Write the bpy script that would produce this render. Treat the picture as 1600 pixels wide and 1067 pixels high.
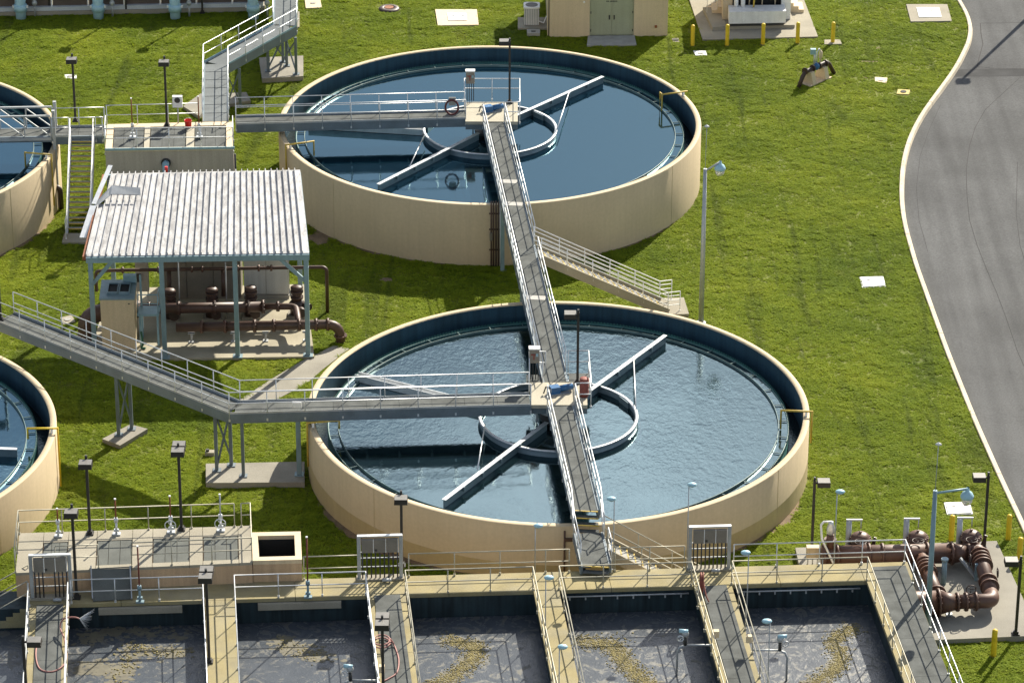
# Waste-water treatment works seen from a drone: two round clarifiers joined by a walkway,
# aeration basins in front, pump shelter at the left, lawn and service road at the right.
# Units are metres; Z up; +Y points away from the camera.
import bpy, math, random
import numpy as np
from mathutils import Vector, Matrix
random.seed(7); rng = np.random.default_rng(7)
for o in list(bpy.data.objects): bpy.data.objects.remove(o)
S = bpy.context.scene
COL = S.collection

# ------------------------------------------------------------------ camera
FPX, PIT, ROLL = 5688.09, .4459, .0029
CAM = Vector((-2.0363, -142.813, 74.7046))
_fw = Vector((0, math.cos(PIT), -math.sin(PIT))); _rt = Vector((1, 0, 0)); _up = _rt.cross(_fw)
_c, _s = math.cos(ROLL), math.sin(ROLL)
_rt, _up = _c*_rt + _s*_up, -_s*_rt + _c*_up
cd = bpy.data.cameras.new('camera'); cam = bpy.data.objects.new('camera', cd); COL.objects.link(cam)
cd.sensor_width = 36; cd.lens = FPX/1600*36; cd.clip_start = 1; cd.clip_end = 3000
cam.matrix_world = Matrix(((_rt.x, _up.x, -_fw.x, CAM.x), (_rt.y, _up.y, -_fw.y, CAM.y), (_rt.z, _up.z, -_fw.z, CAM.z), (0, 0, 0, 1)))
S.camera = cam
# ------------------------------------------------------------------ sky, sun, exposure
SUN_AZ, SUN_EL = math.radians(63.5), math.radians(34)     # direction towards the sun, from +X
W = bpy.data.worlds.new('World'); S.world = W; W.use_nodes = True
wn, wl = W.node_tree.nodes, W.node_tree.links
wn.clear()
wo = wn.new('ShaderNodeOutputWorld'); bg = wn.new('ShaderNodeBackground'); sky = wn.new('ShaderNodeTexSky')
sky.sky_type = 'NISHITA'; sky.sun_disc = False; sky.sun_elevation = SUN_EL
sky.sun_rotation = math.radians(90) - SUN_AZ
sky.air_density = 1.0; sky.dust_density = 1.3; sky.ozone_density = 1.0
# bright clouds out of view, noise offset chosen so one reflects in the middle tank
tc = wn.new('ShaderNodeTexCoord'); mp = wn.new('ShaderNodeMapping'); mp.inputs['Scale'].default_value = (1, 1, 2.2)
cn = wn.new('ShaderNodeTexNoise'); cn.noise_dimensions = '4D'; cn.inputs['W'].default_value = 7.77; cn.inputs['Scale'].default_value = 3.1; cn.inputs['Detail'].default_value = 7; cn.inputs['Roughness'].default_value = .55
cr = wn.new('ShaderNodeMapRange'); cr.inputs['From Min'].default_value = .52; cr.inputs['From Max'].default_value = .73; cr.inputs['To Max'].default_value = .85
cm = wn.new('ShaderNodeMix'); cm.data_type = 'RGBA'; cm.inputs[7].default_value = (42, 43, 44, 1)
wl.new(tc.outputs['Generated'], mp.inputs[0]); wl.new(mp.outputs[0], cn.inputs['Vector']); wl.new(cn.outputs[0], cr.inputs[0])
wl.new(cr.outputs[0], cm.inputs[0]); wl.new(sky.outputs[0], cm.inputs[6]); wl.new(cm.outputs[2], bg.inputs[0])
bg.inputs[1].default_value = 0.052
wl.new(bg.outputs[0], wo.inputs[0])
sl = bpy.data.lights.new('sun', 'SUN'); so = bpy.data.objects.new('sun', sl); COL.objects.link(so)
sl.energy = 5.0; sl.angle = math.radians(.53); sl.color = (1, .92, .78)
_sd = Vector((math.cos(SUN_AZ)*math.cos(SUN_EL), math.sin(SUN_AZ)*math.cos(SUN_EL), math.sin(SUN_EL)))
so.rotation_euler = _sd.to_track_quat('Z', 'Y').to_euler(); so.location = (0, 0, 60)
S.view_settings.view_transform = 'Standard'; S.view_settings.look = 'None'
S.view_settings.exposure = 1.0; S.view_settings.gamma = 1
S.view_settings.use_curve_mapping = False

# ------------------------------------------------------------------ survey helpers
def gz(y): return .67*min(1, max(0, (22-y)/33))           # lawn rises gently towards the basins
def ray(px, py): return ((px-800)/FPX)*_rt + ((533.5-py)/FPX)*_up + _fw
def G(px, py, z=None):
    """site position of a surveyed photo point of known height (default: on the lawn)"""
    d = ray(px, py)
    if z is None:
        z = 0
        for _ in range(6): z = gz((CAM + d*((z-CAM.z)/d.z)).y)
    return CAM + d*((z-CAM.z)/d.z)
def HY(px, py, y):
    d = ray(px, py); return CAM + d*((y-CAM.y)/d.y)

# ------------------------------------------------------------------ materials
MATS = {}
def mat(name, col, rough=.6, metal=0., var=.18, scale=1.2, fine=.10, fscale=25, bump=0., bscale=60, streak=0., col2=None, spec=.5, trans=0., coat=0., lane=0.):
    m = bpy.data.materials.new(name); m.use_nodes = True; MATS[name] = m
    n, l = m.node_tree.nodes, m.node_tree.links
    b = n['Principled BSDF']; b.inputs['Roughness'].default_value = rough; b.inputs['Metallic'].default_value = metal
    b.inputs['Specular IOR Level'].default_value = spec
    g = n.new('ShaderNodeNewGeometry')
    def noise(sc, det=5, vec=None):
        t = n.new('ShaderNodeTexNoise'); t.inputs['Scale'].default_value = sc; t.inputs['Detail'].default_value = det
        l.new(vec or g.outputs['Position'], t.inputs['Vector']); return t.outputs[0]
    def rngm(v, a, b_, lo=.3, hi=.7):
        r = n.new('ShaderNodeMapRange'); r.inputs['From Min'].default_value = lo; r.inputs['From Max'].default_value = hi
        r.inputs['To Min'].default_value = a; r.inputs['To Max'].default_value = b_; l.new(v, r.inputs[0]); return r.outputs[0]
    def mul(a, b_):
        k = n.new('ShaderNodeMath'); k.operation = 'MULTIPLY'; l.new(a, k.inputs[0]); l.new(b_, k.inputs[1]); return k.outputs[0]
    v = mul(rngm(noise(scale), 1-var, 1+var), rngm(noise(fscale, 3), 1-fine, 1+fine))
    if streak:
        mpn = n.new('ShaderNodeMapping'); mpn.inputs['Scale'].default_value = (3.2, 3.2, .16); l.new(g.outputs['Position'], mpn.inputs[0])
        v = mul(v, rngm(noise(1.6, 6, mpn.outputs[0]), 1-streak, 1+streak*.3, .32, .62))
    if lane:                                            # wear drawn out along the driving direction
        mpn = n.new('ShaderNodeMapping'); mpn.inputs['Scale'].default_value = (1.3, .07, 1); mpn.inputs['Rotation'].default_value = (0, 0, -.06); l.new(g.outputs['Position'], mpn.inputs[0])
        v = mul(v, rngm(noise(1.0, 6, mpn.outputs[0]), 1-lane, 1+lane))
    mx = n.new('ShaderNodeMix'); mx.data_type = 'RGBA'; mx.blend_type = 'MULTIPLY'; mx.inputs[0].default_value = 1
    if col2:
        m2 = n.new('ShaderNodeMix'); m2.data_type = 'RGBA'; m2.inputs[6].default_value = (*col, 1); m2.inputs[7].default_value = (*col2, 1)
        l.new(rngm(noise(scale*.63, 6), 0, 1, .42, .62), m2.inputs[0]); l.new(m2.outputs[2], mx.inputs[6])
    else: mx.inputs[6].default_value = (*col, 1)
    cc = n.new('ShaderNodeCombineColor'); [l.new(v, cc.inputs[i]) for i in range(3)]
    l.new(cc.outputs[0], mx.inputs[7]); l.new(mx.outputs[2], b.inputs['Base Color'])
    if bump:
        bn = n.new('ShaderNodeBump'); bn.inputs['Strength'].default_value = bump; bn.inputs['Distance'].default_value = .02
        l.new(noise(bscale, 4), bn.inputs['Height']); l.new(bn.outputs[0], b.inputs['Normal'])
    if trans: b.inputs['Transmission Weight'].default_value = trans
    if coat: b.inputs['Coat Weight'].default_value = coat
    return m
mat('tan_wall', (.53, .425, .27), .75, var=.07, scale=.3, fine=.04, fscale=7, streak=.045, bump=.1)
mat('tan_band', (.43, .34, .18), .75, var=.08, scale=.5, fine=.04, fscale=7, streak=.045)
mat('pink_wall', (.50, .345, .21), .75, var=.08, scale=.5, streak=.14)
mat('grey_wall', (.40, .36, .30), .8, var=.08, scale=.4, streak=.12)
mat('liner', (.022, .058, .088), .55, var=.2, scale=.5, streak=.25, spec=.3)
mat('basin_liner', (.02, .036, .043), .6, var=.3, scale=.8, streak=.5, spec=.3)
mat('concrete', (.31, .285, .225), .85, var=.12, scale=.7, fine=.10, bump=.25, spec=.15)
mat('deck_concrete', (.30, .255, .135), .85, var=.14, scale=1.1, fine=.12, bump=.2, col2=(.28, .25, .16), spec=.15)
mat('grey_pad', (.27, .255, .215), .85, var=.16, scale=.6, fine=.12, bump=.25, spec=.15)
mat('white_slab', (.40, .37, .29), .7, var=.08, scale=1, spec=.15)
mat('galv', (.60, .62, .63), .42, .55, var=.12, scale=2.5, fine=.06)
mat('galv_dull', (.40, .42, .43), .55, .4, var=.15, scale=1.5)
mat('girder', (.13, .165, .19), .55, .2, var=.15, scale=1.5)
mat('rail_yellowed', (.40, .38, .30), .55, .3, var=.15, scale=2.5)
mat('blue_steel', (.19, .28, .32), .5, .1, var=.12, scale=1.3, streak=.1)
mat('pale_blue', (.24, .38, .44), .45, .05, var=.1, scale=2)
mat('pipe_blue', (.33, .52, .60), .4, .0, var=.08, scale=2)
mat('teal', (.035, .12, .115), .45, .0, var=.2, scale=2)
mat('bronze', (.028, .026, .024), .5, .2, var=.15, scale=3)
mat('lamp_sunlit', (.16, .155, .145), .45, .2, var=.1, scale=4)  # paler tone for lamp-head tops, sunlight put into the colour
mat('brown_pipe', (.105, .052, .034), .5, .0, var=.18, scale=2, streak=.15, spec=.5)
mat('brown_dark', (.045, .026, .02), .5, .0, var=.2, scale=3)
mat('yellow', (.72, .50, .02), .5, .0, var=.12, scale=3, streak=.15)
mat('yellow_dull', (.48, .34, .05), .55, .0, var=.15, scale=3)
mat('white_paint', (.78, .78, .76), .5, .0, var=.06, scale=2, streak=.08)
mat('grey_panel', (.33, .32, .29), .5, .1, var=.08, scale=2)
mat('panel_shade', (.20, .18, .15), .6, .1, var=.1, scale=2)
mat('dark_hole', (.01, .011, .012), .8, var=.1)  # near-black that paints the shade inside openings and bays
mat('dark_metal', (.05, .05, .05), .5, .4, var=.2, scale=3)
mat('conduit', (.045, .045, .05), .5, .2, var=.2, scale=3)
mat('red', (.68, .03, .02), .4, var=.05)
mat('rust', (.23, .075, .025), .7, .1, var=.3, scale=4)
mat('rust_red', (.20, .05, .035), .6, .1, var=.2, scale=4)
mat('blue_motor', (.02, .11, .26), .35, var=.1, scale=4)
mat('hose', (.34, .15, .13), .6, var=.12, scale=4)
mat('green_hose', (.02, .11, .06), .5, var=.1, scale=4)
mat('door_green', (.33, .36, .25), .5, var=.05, scale=1.2, streak=.06)
mat('cream', (.62, .50, .33), .7, var=.08, scale=.6, streak=.08)
mat('bldg_wall', (.60, .49, .32), .75, var=.06, scale=.5, streak=.07)
mat('step_grey', (.33, .33, .31), .8, var=.15, scale=2, bump=.2)
mat('soil', (.17, .12, .07), .95, var=.25, scale=2, fine=.25, fscale=18, bump=.6, bscale=30)
mat('kerb', (.56, .49, .37), .85, var=.14, scale=.9, fine=.10, bump=.2)
mat('seam', (.022, .022, .023), .9, var=.2)
mat('scum', (.35, .31, .21), .9, var=.3, scale=3)
mat('glass_lamp', (.75, .74, .68), .15, var=.03, trans=.5)
mat('scum_film', (.115, .105, .07), .7, var=.25, scale=3)
mat('foam_dry', (.21, .175, .065), .85, var=.3, scale=4, fine=.2)
mat('ink', (.05, .05, .045), .7, var=.1)

def mat_grass(name, tip):
    m = bpy.data.materials.new(name); m.use_nodes = True; MATS[name] = m
    n, l = m.node_tree.nodes, m.node_tree.links; b = n['Principled BSDF']
    g = n.new('ShaderNodeNewGeometry')
    def noise(sc, det, rough=.5):
        t = n.new('ShaderNodeTexNoise'); t.inputs['Scale'].default_value = sc; t.inputs['Detail'].default_value = det; t.inputs['Roughness'].default_value = rough
        l.new(g.outputs['Position'], t.inputs['Vector']); return t.outputs[0]
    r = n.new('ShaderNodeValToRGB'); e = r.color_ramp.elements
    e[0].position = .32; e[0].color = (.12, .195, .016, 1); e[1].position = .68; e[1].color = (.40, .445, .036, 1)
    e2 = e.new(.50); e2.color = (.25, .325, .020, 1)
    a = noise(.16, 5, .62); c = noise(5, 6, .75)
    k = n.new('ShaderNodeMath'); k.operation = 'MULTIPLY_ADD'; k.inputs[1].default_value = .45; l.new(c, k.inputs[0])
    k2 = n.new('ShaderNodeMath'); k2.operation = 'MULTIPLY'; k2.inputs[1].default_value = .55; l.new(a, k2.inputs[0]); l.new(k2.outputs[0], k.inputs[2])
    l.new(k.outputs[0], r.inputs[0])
    # dry straw patches
    dry = n.new('ShaderNodeMapRange'); dry.inputs['From Min'].default_value = .60; dry.inputs['From Max'].default_value = .78; dry.inputs['To Max'].default_value = .55
    l.new(noise(.45, 6, .65), dry.inputs[0])
    mx = n.new('ShaderNodeMix'); mx.data_type = 'RGBA'; mx.inputs[7].default_value = (.20, .18, .06, 1)
    l.new(dry.outputs[0], mx.inputs[0]); l.new(r.outputs[0], mx.inputs[6])
    # worn mower and cart tracks: long streaks of duller green
    mt = n.new('ShaderNodeMapping'); mt.inputs['Rotation'].default_value = (0, 0, .35); mt.inputs['Scale'].default_value = (1.1, .09, 1); l.new(g.outputs['Position'], mt.inputs[0])
    tn = n.new('ShaderNodeTexNoise'); tn.inputs['Scale'].default_value = 1.0; tn.inputs['Detail'].default_value = 4; tn.inputs['Distortion'].default_value = .8; l.new(mt.outputs[0], tn.inputs['Vector'])
    tr_ = n.new('ShaderNodeMapRange'); tr_.inputs['From Min'].default_value = .55; tr_.inputs['From Max'].default_value = .70; tr_.inputs['To Max'].default_value = .45; l.new(tn.outputs[0], tr_.inputs[0])
    m3 = n.new('ShaderNodeMix'); m3.data_type = 'RGBA'; m3.inputs[7].default_value = (.075, .115, .022, 1); l.new(tr_.outputs[0], m3.inputs[0]); l.new(mx.outputs[2], m3.inputs[6]); mx = m3
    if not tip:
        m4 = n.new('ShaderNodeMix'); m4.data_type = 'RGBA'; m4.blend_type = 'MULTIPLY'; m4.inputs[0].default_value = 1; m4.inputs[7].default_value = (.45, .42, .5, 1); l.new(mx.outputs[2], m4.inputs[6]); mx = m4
    l.new(mx.outputs[2], b.inputs['Base Color'])
    b.inputs['Roughness'].default_value = .75; b.inputs['Specular IOR Level'].default_value = .15
    if tip:
        tr = n.new('ShaderNodeBsdfTranslucent'); l.new(mx.outputs[2], tr.inputs[0])
        ms = n.new('ShaderNodeMixShader'); ms.inputs[0].default_value = .5
        out = n['Material Output']; l.new(b.outputs[0], ms.inputs[1]); l.new(tr.outputs[0], ms.inputs[2]); l.new(ms.outputs[0], out.inputs[0])
    else:
        bn = n.new('ShaderNodeBump'); bn.inputs['Strength'].default_value = .8; bn.inputs['Distance'].default_value = .05
        l.new(noise(9, 6, .7), bn.inputs['Height']); l.new(bn.outputs[0], b.inputs['Normal'])
    return m
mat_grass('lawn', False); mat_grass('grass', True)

def mat_asphalt():
    m = mat('asphalt', (.096, .098, .099), .95, var=.20, scale=.17, fine=.16, fscale=12, lane=.17, bump=.3, bscale=80, spec=.12)
    return m
mat_asphalt()

def mat_water(name, base, rough, bumps, tint=(.84, .97, 1), patch=0., ior=2.0):
    """dark water body under a mirror-like surface whose reflection grows towards grazing view"""
    m = bpy.data.materials.new(name); m.use_nodes = True; MATS[name] = m
    n, l = m.node_tree.nodes, m.node_tree.links; b = n['Principled BSDF']
    b.inputs['Base Color'].default_value = (*base, 1); b.inputs['Roughness'].default_value = .6; b.inputs['Specular IOR Level'].default_value = 0
    g = n.new('ShaderNodeNewGeometry'); prev = None
    for sc, st, dist, stretch in bumps:
        mpn = n.new('ShaderNodeMapping'); mpn.inputs['Scale'].default_value = stretch; l.new(g.outputs['Position'], mpn.inputs[0])
        t = n.new('ShaderNodeTexNoise'); t.inputs['Scale'].default_value = sc; t.inputs['Detail'].default_value = 4; t.inputs['Distortion'].default_value = .6
        l.new(mpn.outputs[0], t.inputs['Vector'])
        bn = n.new('ShaderNodeBump'); bn.inputs['Strength'].default_value = st; bn.inputs['Distance'].default_value = dist
        l.new(t.outputs[0], bn.inputs['Height'])
        if patch:                                         # the breeze ruffles some places more than others
            q = n.new('ShaderNodeTexNoise'); q.inputs['Scale'].default_value = .22; q.inputs['Detail'].default_value = 3; q.inputs['Distortion'].default_value = 1.; l.new(g.outputs['Position'], q.inputs['Vector'])
            r = n.new('ShaderNodeMapRange'); r.inputs['From Min'].default_value = .35; r.inputs['From Max'].default_value = .65; r.inputs['To Min'].default_value = st*(1-patch); r.inputs['To Max'].default_value = st*(1+patch*.5)
            l.new(q.outputs[0], r.inputs[0]); l.new(r.outputs[0], bn.inputs['Strength'])
        if prev: l.new(prev, bn.inputs['Normal'])
        prev = bn.outputs[0]
    gl = n.new('ShaderNodeBsdfGlossy'); gl.inputs['Color'].default_value = (*tint, 1); gl.inputs['Roughness'].default_value = rough
    fr = n.new('ShaderNodeFresnel'); fr.inputs['IOR'].default_value = ior
    if prev: l.new(prev, gl.inputs['Normal']); l.new(prev, fr.inputs['Normal'])
    ms = n.new('ShaderNodeMixShader'); l.new(fr.outputs[0], ms.inputs[0]); l.new(b.outputs[0], ms.inputs[1]); l.new(gl.outputs[0], ms.inputs[2]); l.new(ms.outputs[0], n['Material Output'].inputs[0])
    return m
mat_water('clarifier_water', (.004, .010, .012), .06, [(2.2, .17, .045, (1, .75, 1)), (6.5, .24, .018, (1, .7, 1))], (.70, .93, 1), .8, 2.5)
mat_water('still_water', (.002, .009, .017), .05, [(.9, .10, .05, (1, .8, 1)), (5, .14, .012, (1, .7, 1))], (.56, .88, 1), .6, 3.1)
mat_water('dark_water', (.004, .008, .009), .12, [(7, .35, .03, (1, 1, 1))], (.25, .32, .35))

# ------------------------------------------------------------------ mesh builder
class MB:
    def __init__(s): s.v = []; s.f = []; s.sm = []
    def add(s, vs, fs, smooth=False):
        k = len(s.v); s.v += [tuple(v) for v in vs]; s.f += [tuple(i+k for i in f) for f in fs]; s.sm += [smooth]*len(fs); return s
    def box(s, c, size, rz=0.):
        x, y, z = size[0]/2, size[1]/2, size[2]/2; ca, sa = math.cos(rz), math.sin(rz)
        P = [(c[0]+a*x*ca-b*y*sa, c[1]+a*x*sa+b*y*ca, c[2]+d*z) for a, b, d in ((-1,-1,-1),(1,-1,-1),(1,1,-1),(-1,1,-1),(-1,-1,1),(1,-1,1),(1,1,1),(-1,1,1))]
        return s.add(P, [(0,3,2,1),(4,5,6,7),(0,1,5,4),(1,2,6,5),(2,3,7,6),(3,0,4,7)])
    def slab(s, poly, z0, z1):
        n = len(poly); vs = [(p[0], p[1], z0) for p in poly] + [(p[0], p[1], z1) for p in poly]
        return s.add(vs, [tuple(range(n-1, -1, -1)), tuple(range(n, 2*n))] + [(i, (i+1) % n, n+(i+1) % n, n+i) for i in range(n)])
    def slabz(s, poly3, th):                         # polygon with its own top heights, thickness th downwards
        n = len(poly3); vs = [(p[0], p[1], p[2]-th) for p in poly3] + [tuple(p) for p in poly3]
        return s.add(vs, [tuple(range(n-1, -1, -1)), tuple(range(n, 2*n))] + [(i, (i+1) % n, n+(i+1) % n, n+i) for i in range(n)])
    def beam(s, p, q, w, h, up=(0, 0, 1)):           # rectangular bar, w sideways, h along up
        p, q = Vector(p), Vector(q); d = (q-p).normalized(); u = Vector(up)
        sd = d.cross(u)
        if sd.length < 1e-4: sd = d.cross(Vector((0, 1, 0)))
        sd.normalize(); u = sd.cross(d).normalized()
        vs = [e + sd*(a*w/2) + u*(b*h/2) for e in (p, q) for a, b in ((-1,-1),(1,-1),(1,1),(-1,1))]
        return s.add(vs, [(0,1,2,3),(7,6,5,4),(0,4,5,1),(1,5,6,2),(2,6,7,3),(3,7,4,0)])
    def tube(s, pts, r, n=8, cap=True):
        pts = [Vector(p) for p in pts]; m = len(pts); rs = r if isinstance(r, (list, tuple)) else [r]*m
        vs = []; fs = []; prevu = None
        for i, p in enumerate(pts):
            t = ((pts[min(i+1, m-1)]-p).normalized() + (p-pts[max(i-1, 0)]).normalized())
            if t.length < 1e-6: t = pts[min(i+1, m-1)]-p
            t.normalize()
            u = prevu if prevu is not None else (Vector((0, 0, 1)) if abs(t.z) < .9 else Vector((0, 1, 0)))
            u = (u - t*u.dot(t)).normalized(); w = t.cross(u); prevu = u
            k = 1.
            if 0 < i < m-1:
                a = (pts[i+1]-p).normalized().dot((p-pts[i-1]).normalized()); k = 1/max(.5, math.sqrt(max(.05, (1+a)/2)))
            vs += [p + (u*math.cos(2*math.pi*j/n) + w*math.sin(2*math.pi*j/n))*rs[i]*(k if k < 1.3 else 1.3) for j in range(n)]
        for i in range(m-1):
            fs += [(i*n+j, i*n+(j+1) % n, (i+1)*n+(j+1) % n, (i+1)*n+j) for j in range(n)]
        k0 = len(s.v); s.add(vs, fs, True)
        if cap:
            k1 = k0+len(vs)-n; s.f += [tuple(k0+j for j in range(n-1, -1, -1)), tuple(k1+j for j in range(n))]; s.sm += [False, False]
        return s
    def cyl(s, p, q, r, n=16, r2=None): return s.tube([p, q], [r, r if r2 is None else r2], n)
    def lathe(s, c, prof, n=48, a0=0., a1=2*math.pi, smooth=True, closed=False):   # prof: list of (radius, z)
        full = abs(a1-a0-2*math.pi) < 1e-6; m = len(prof); N = n if full else n+1
        vs = [(c[0]+r*math.cos(a0+(a1-a0)*i/n), c[1]+r*math.sin(a0+(a1-a0)*i/n), c[2]+z) for i in range(N) for r, z in prof]
        fs = []
        for i in range(n):
            i2 = (i+1) % N
            for j in range(m if closed else m-1):
                j2 = (j+1) % m; fs.append((i*m+j, i2*m+j, i2*m+j2, i*m+j2))
        return s.add(vs, fs, smooth)
    def ellipsoid(s, c, r, n=12, m=8, squash=None):
        prof = [(math.sin(math.pi*j/m), -math.cos(math.pi*j/m)) for j in range(m+1)]
        vs = [(c[0]+r[0]*a*math.cos(2*math.pi*i/n), c[1]+r[1]*a*math.sin(2*math.pi*i/n), c[2]+r[2]*b) for i in range(n) for a, b in prof]
        k = m+1; fs = [(i*k+j, ((i+1) % n)*k+j, ((i+1) % n)*k+j+1, i*k+j+1) for i in range(n) for j in range(m)]
        return s.add(vs, fs, True)
    def mesh(s, name, off=(0, 0, 0)):
        me = bpy.data.meshes.new(name)
        me.from_pydata([(v[0]-off[0], v[1]-off[1], v[2]-off[2]) for v in s.v], [], s.f)
        me.polygons.foreach_set('use_smooth', s.sm); me.update()
        if any(s.sm) and not all(s.sm): pass
        return me
    def obj(s, name, material, parent=None, loc=None, label=None, cat=None, group=None, kind=None):
        """one mesh object; vertices are given in site coordinates"""
        off = Vector(loc) if loc is not None else (root_loc(parent) if parent else Vector((0, 0, 0)))
        me = s.mesh(name, off); me.materials.append(MATS[material])
        o = bpy.data.objects.new(name, me); COL.objects.link(o)
        if parent:
            o.parent = parent; o.location = off - root_loc(parent)
        else: o.location = off
        tag(o, label, cat, group, kind); return o
def root_loc(o):
    l = Vector(o.location)
    while o.parent: o = o.parent; l = l + Vector(o.location)
    return l
def tag(o, label=None, cat=None, group=None, kind=None):
    for k, v in (('label', label), ('category', cat), ('group', group), ('kind', kind)):
        if v: o[k] = v
    return o
def thing(name, label, cat, loc, group=None):
    o = bpy.data.objects.new(name, None); COL.objects.link(o); o.location = loc; o.empty_display_size = .3
    return tag(o, label, cat, group)
def inst(name, mesh, parent, loc, rz=0., label=None):      # one more piece that shares a mesh; loc in site coordinates
    o = bpy.data.objects.new(name, mesh); COL.objects.link(o)
    if parent:
        pz = parent.rotation_euler.z; d = Vector(loc) - root_loc(parent); d.rotate(Matrix.Rotation(-pz, 3, 'Z')); o.parent = parent; o.location = d; rz -= pz
    else: o.location = loc
    if rz: o.rotation_euler.z = rz
    if label: o['label'] = label
    return o
_shared = {}
def shared(key, fn, material):
    k = (key, material)
    if k not in _shared:
        b = MB(); fn(b); me = b.mesh(key if isinstance(key, str) else key[0]); me.materials.append(MATS[material]); _shared[k] = me
    return _shared[k]
def copy_tree(o, parent=None):
    c = o.copy(); COL.objects.link(c); c.parent = parent
    for ch in list(o.children): copy_tree(ch, c)
    return c

# ------------------------------------------------------------------ railings and walkways
def lerp(a, b, t): return Vector(a)*(1-t) + Vector(b)*t
def offset_path(pts, d):
    pts = [Vector(p) for p in pts]; out = []
    for i, p in enumerate(pts):
        dirs = []
        if i > 0: dirs.append((pts[i]-pts[i-1]).to_2d().normalized())
        if i < len(pts)-1: dirs.append((pts[i+1]-pts[i]).to_2d().normalized())
        nrm = [Vector((-e.y, e.x)) for e in dirs]
        m = sum(nrm, Vector((0, 0))).normalized(); k = 1/max(.4, m.dot(nrm[0]))
        out.append(p + Vector((m.x*d*k, m.y*d*k, 0)))
    return out
def railing(parent, pts, h=1.07, sp=1.55, r=.024, material='galv', drop=.25, toe=True, mids=(.53,), ends=True, toe_mat='galv_dull', name='railing'):
    pts = [Vector(p) for p in pts]
    b = MB(); zz = lambda p, k: p + Vector((0, 0, k))
    top = [zz(p, h) for p in pts]
    b.tube(top, r, 8)
    R = b.obj(name, material, parent)
    for k in mids: MB().tube([zz(p, k) for p in pts], r*.9, 8).obj('mid_rail', material, R)
    off = root_loc(parent); done = []
    def post(p):
        if any((p-q).length < .15 for q in done): return
        done.append(p)
        me = shared(('rail_post', round(h, 2), round(drop, 2), r), lambda m: (m.cyl((0, 0, -drop), (0, 0, h-.004), r*.95, 8), m.box((0, 0, -drop+.05), (r*3.2, r*3.2, .12))), material)
        inst('post', me, R, p)
    for a, c in zip(pts[:-1], pts[1:]):
        L = (c-a).length; n = max(1, round(L/sp))
        for i in range(n+1):
            if not ends and (i == 0 and a is pts[0] or i == n and c is pts[-1]): continue
            post(lerp(a, c, i/n))
    if toe:
        t = MB()
        for a, c in zip(pts[:-1], pts[1:]): t.beam(zz(a, .06), zz(c, .06), .012, .11)
        t.obj('toe_plate', toe_mat, R)
    return R
def walkway(root, pts, width, plen=1.5, girder=.42, deck='deck_grating', gmat='girder', th=.05, gw=.10, panels=True):
    """straight or bent elevated deck: panels laid between two girders"""
    pts = [Vector(p) for p in pts]
    for i, (a, c) in enumerate(zip(pts[:-1], pts[1:])):
        L = (c-a).length; n = max(1, round(L/plen)); ang = math.atan2(c.y-a.y, c.x-a.x)
        slope = (c.z-a.z)/L
        if abs(slope) < .01:
            me = shared(('deck_panel', round(L/n, 2), width), lambda m: m.box((0, 0, -th/2), (L/n-.012, width, th)), deck)
            for k in range(n): inst('deck_panel', me, root, lerp(a, c, (k+.5)/n), ang)
        else:
            for k in range(n):
                p, q = lerp(a, c, k/n+.004), lerp(a, c, (k+1)/n-.004)
                MB().beam(p-Vector((0, 0, th/2)), q-Vector((0, 0, th/2)), width, th).obj('deck_panel', deck, root)
    for sd in (-1, 1):
        o = offset_path(pts, sd*(width/2+gw/2+.004)); b = MB()
        for a, c in zip(o[:-1], o[1:]): b.beam(a-Vector((0, 0, girder/2-.02)), c-Vector((0, 0, girder/2-.02)), gw, girder)
        b.obj('girder', gmat, root)
    for a, c in zip(pts[:-1], pts[1:]):
        L = (c-a).length; n = max(1, round(L/1.5)); ang = math.atan2(c.y-a.y, c.x-a.x)
        me = shared(('cross_beam', width), lambda m: m.box((0, 0, -.16), (.08, width-.004, .16)), gmat)
        for k in range(1, n): inst('cross_beam', me, root, lerp(a, c, k/n), ang)

def mat_grating():
    m = bpy.data.materials.new('deck_grating'); m.use_nodes = True; MATS['deck_grating'] = m
    n, l = m.node_tree.nodes, m.node_tree.links; b = n['Principled BSDF']
    tcn = n.new('ShaderNodeTexCoord'); w = n.new('ShaderNodeTexWave'); w.inputs['Scale'].default_value = 7.5; w.bands_direction = 'X'
    l.new(tcn.outputs['Object'], w.inputs['Vector'])
    g = n.new('ShaderNodeNewGeometry'); t = n.new('ShaderNodeTexNoise'); t.inputs['Scale'].default_value = 1.6; t.inputs['Detail'].default_value = 6
    l.new(g.outputs['Position'], t.inputs['Vector'])
    r = n.new('ShaderNodeValToRGB'); r.color_ramp.elements[0].color = (.085, .092, .088, 1); r.color_ramp.elements[1].color = (.155, .165, .158, 1)
    r.color_ramp.elements[0].position = .3; r.color_ramp.elements[1].position = .7
    l.new(t.outputs[0], r.inputs[0])
    mx = n.new('ShaderNodeMix'); mx.data_type = 'RGBA'; mx.blend_type = 'MULTIPLY'; mx.inputs[0].default_value = .35
    l.new(r.outputs[0], mx.inputs[6]); l.new(w.outputs[0], mx.inputs[7]); l.new(mx.outputs[2], b.inputs['Base Color'])
    b.inputs['Roughness'].default_value = .85; b.inputs['Specular IOR Level'].default_value = .15
    bn = n.new('ShaderNodeBump'); bn.inputs['Strength'].default_value = .5; bn.inputs['Distance'].default_value = .01
    l.new(w.outputs[0], bn.inputs['Height']); l.new(bn.outputs[0], b.inputs['Normal'])
mat_grating()

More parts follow.
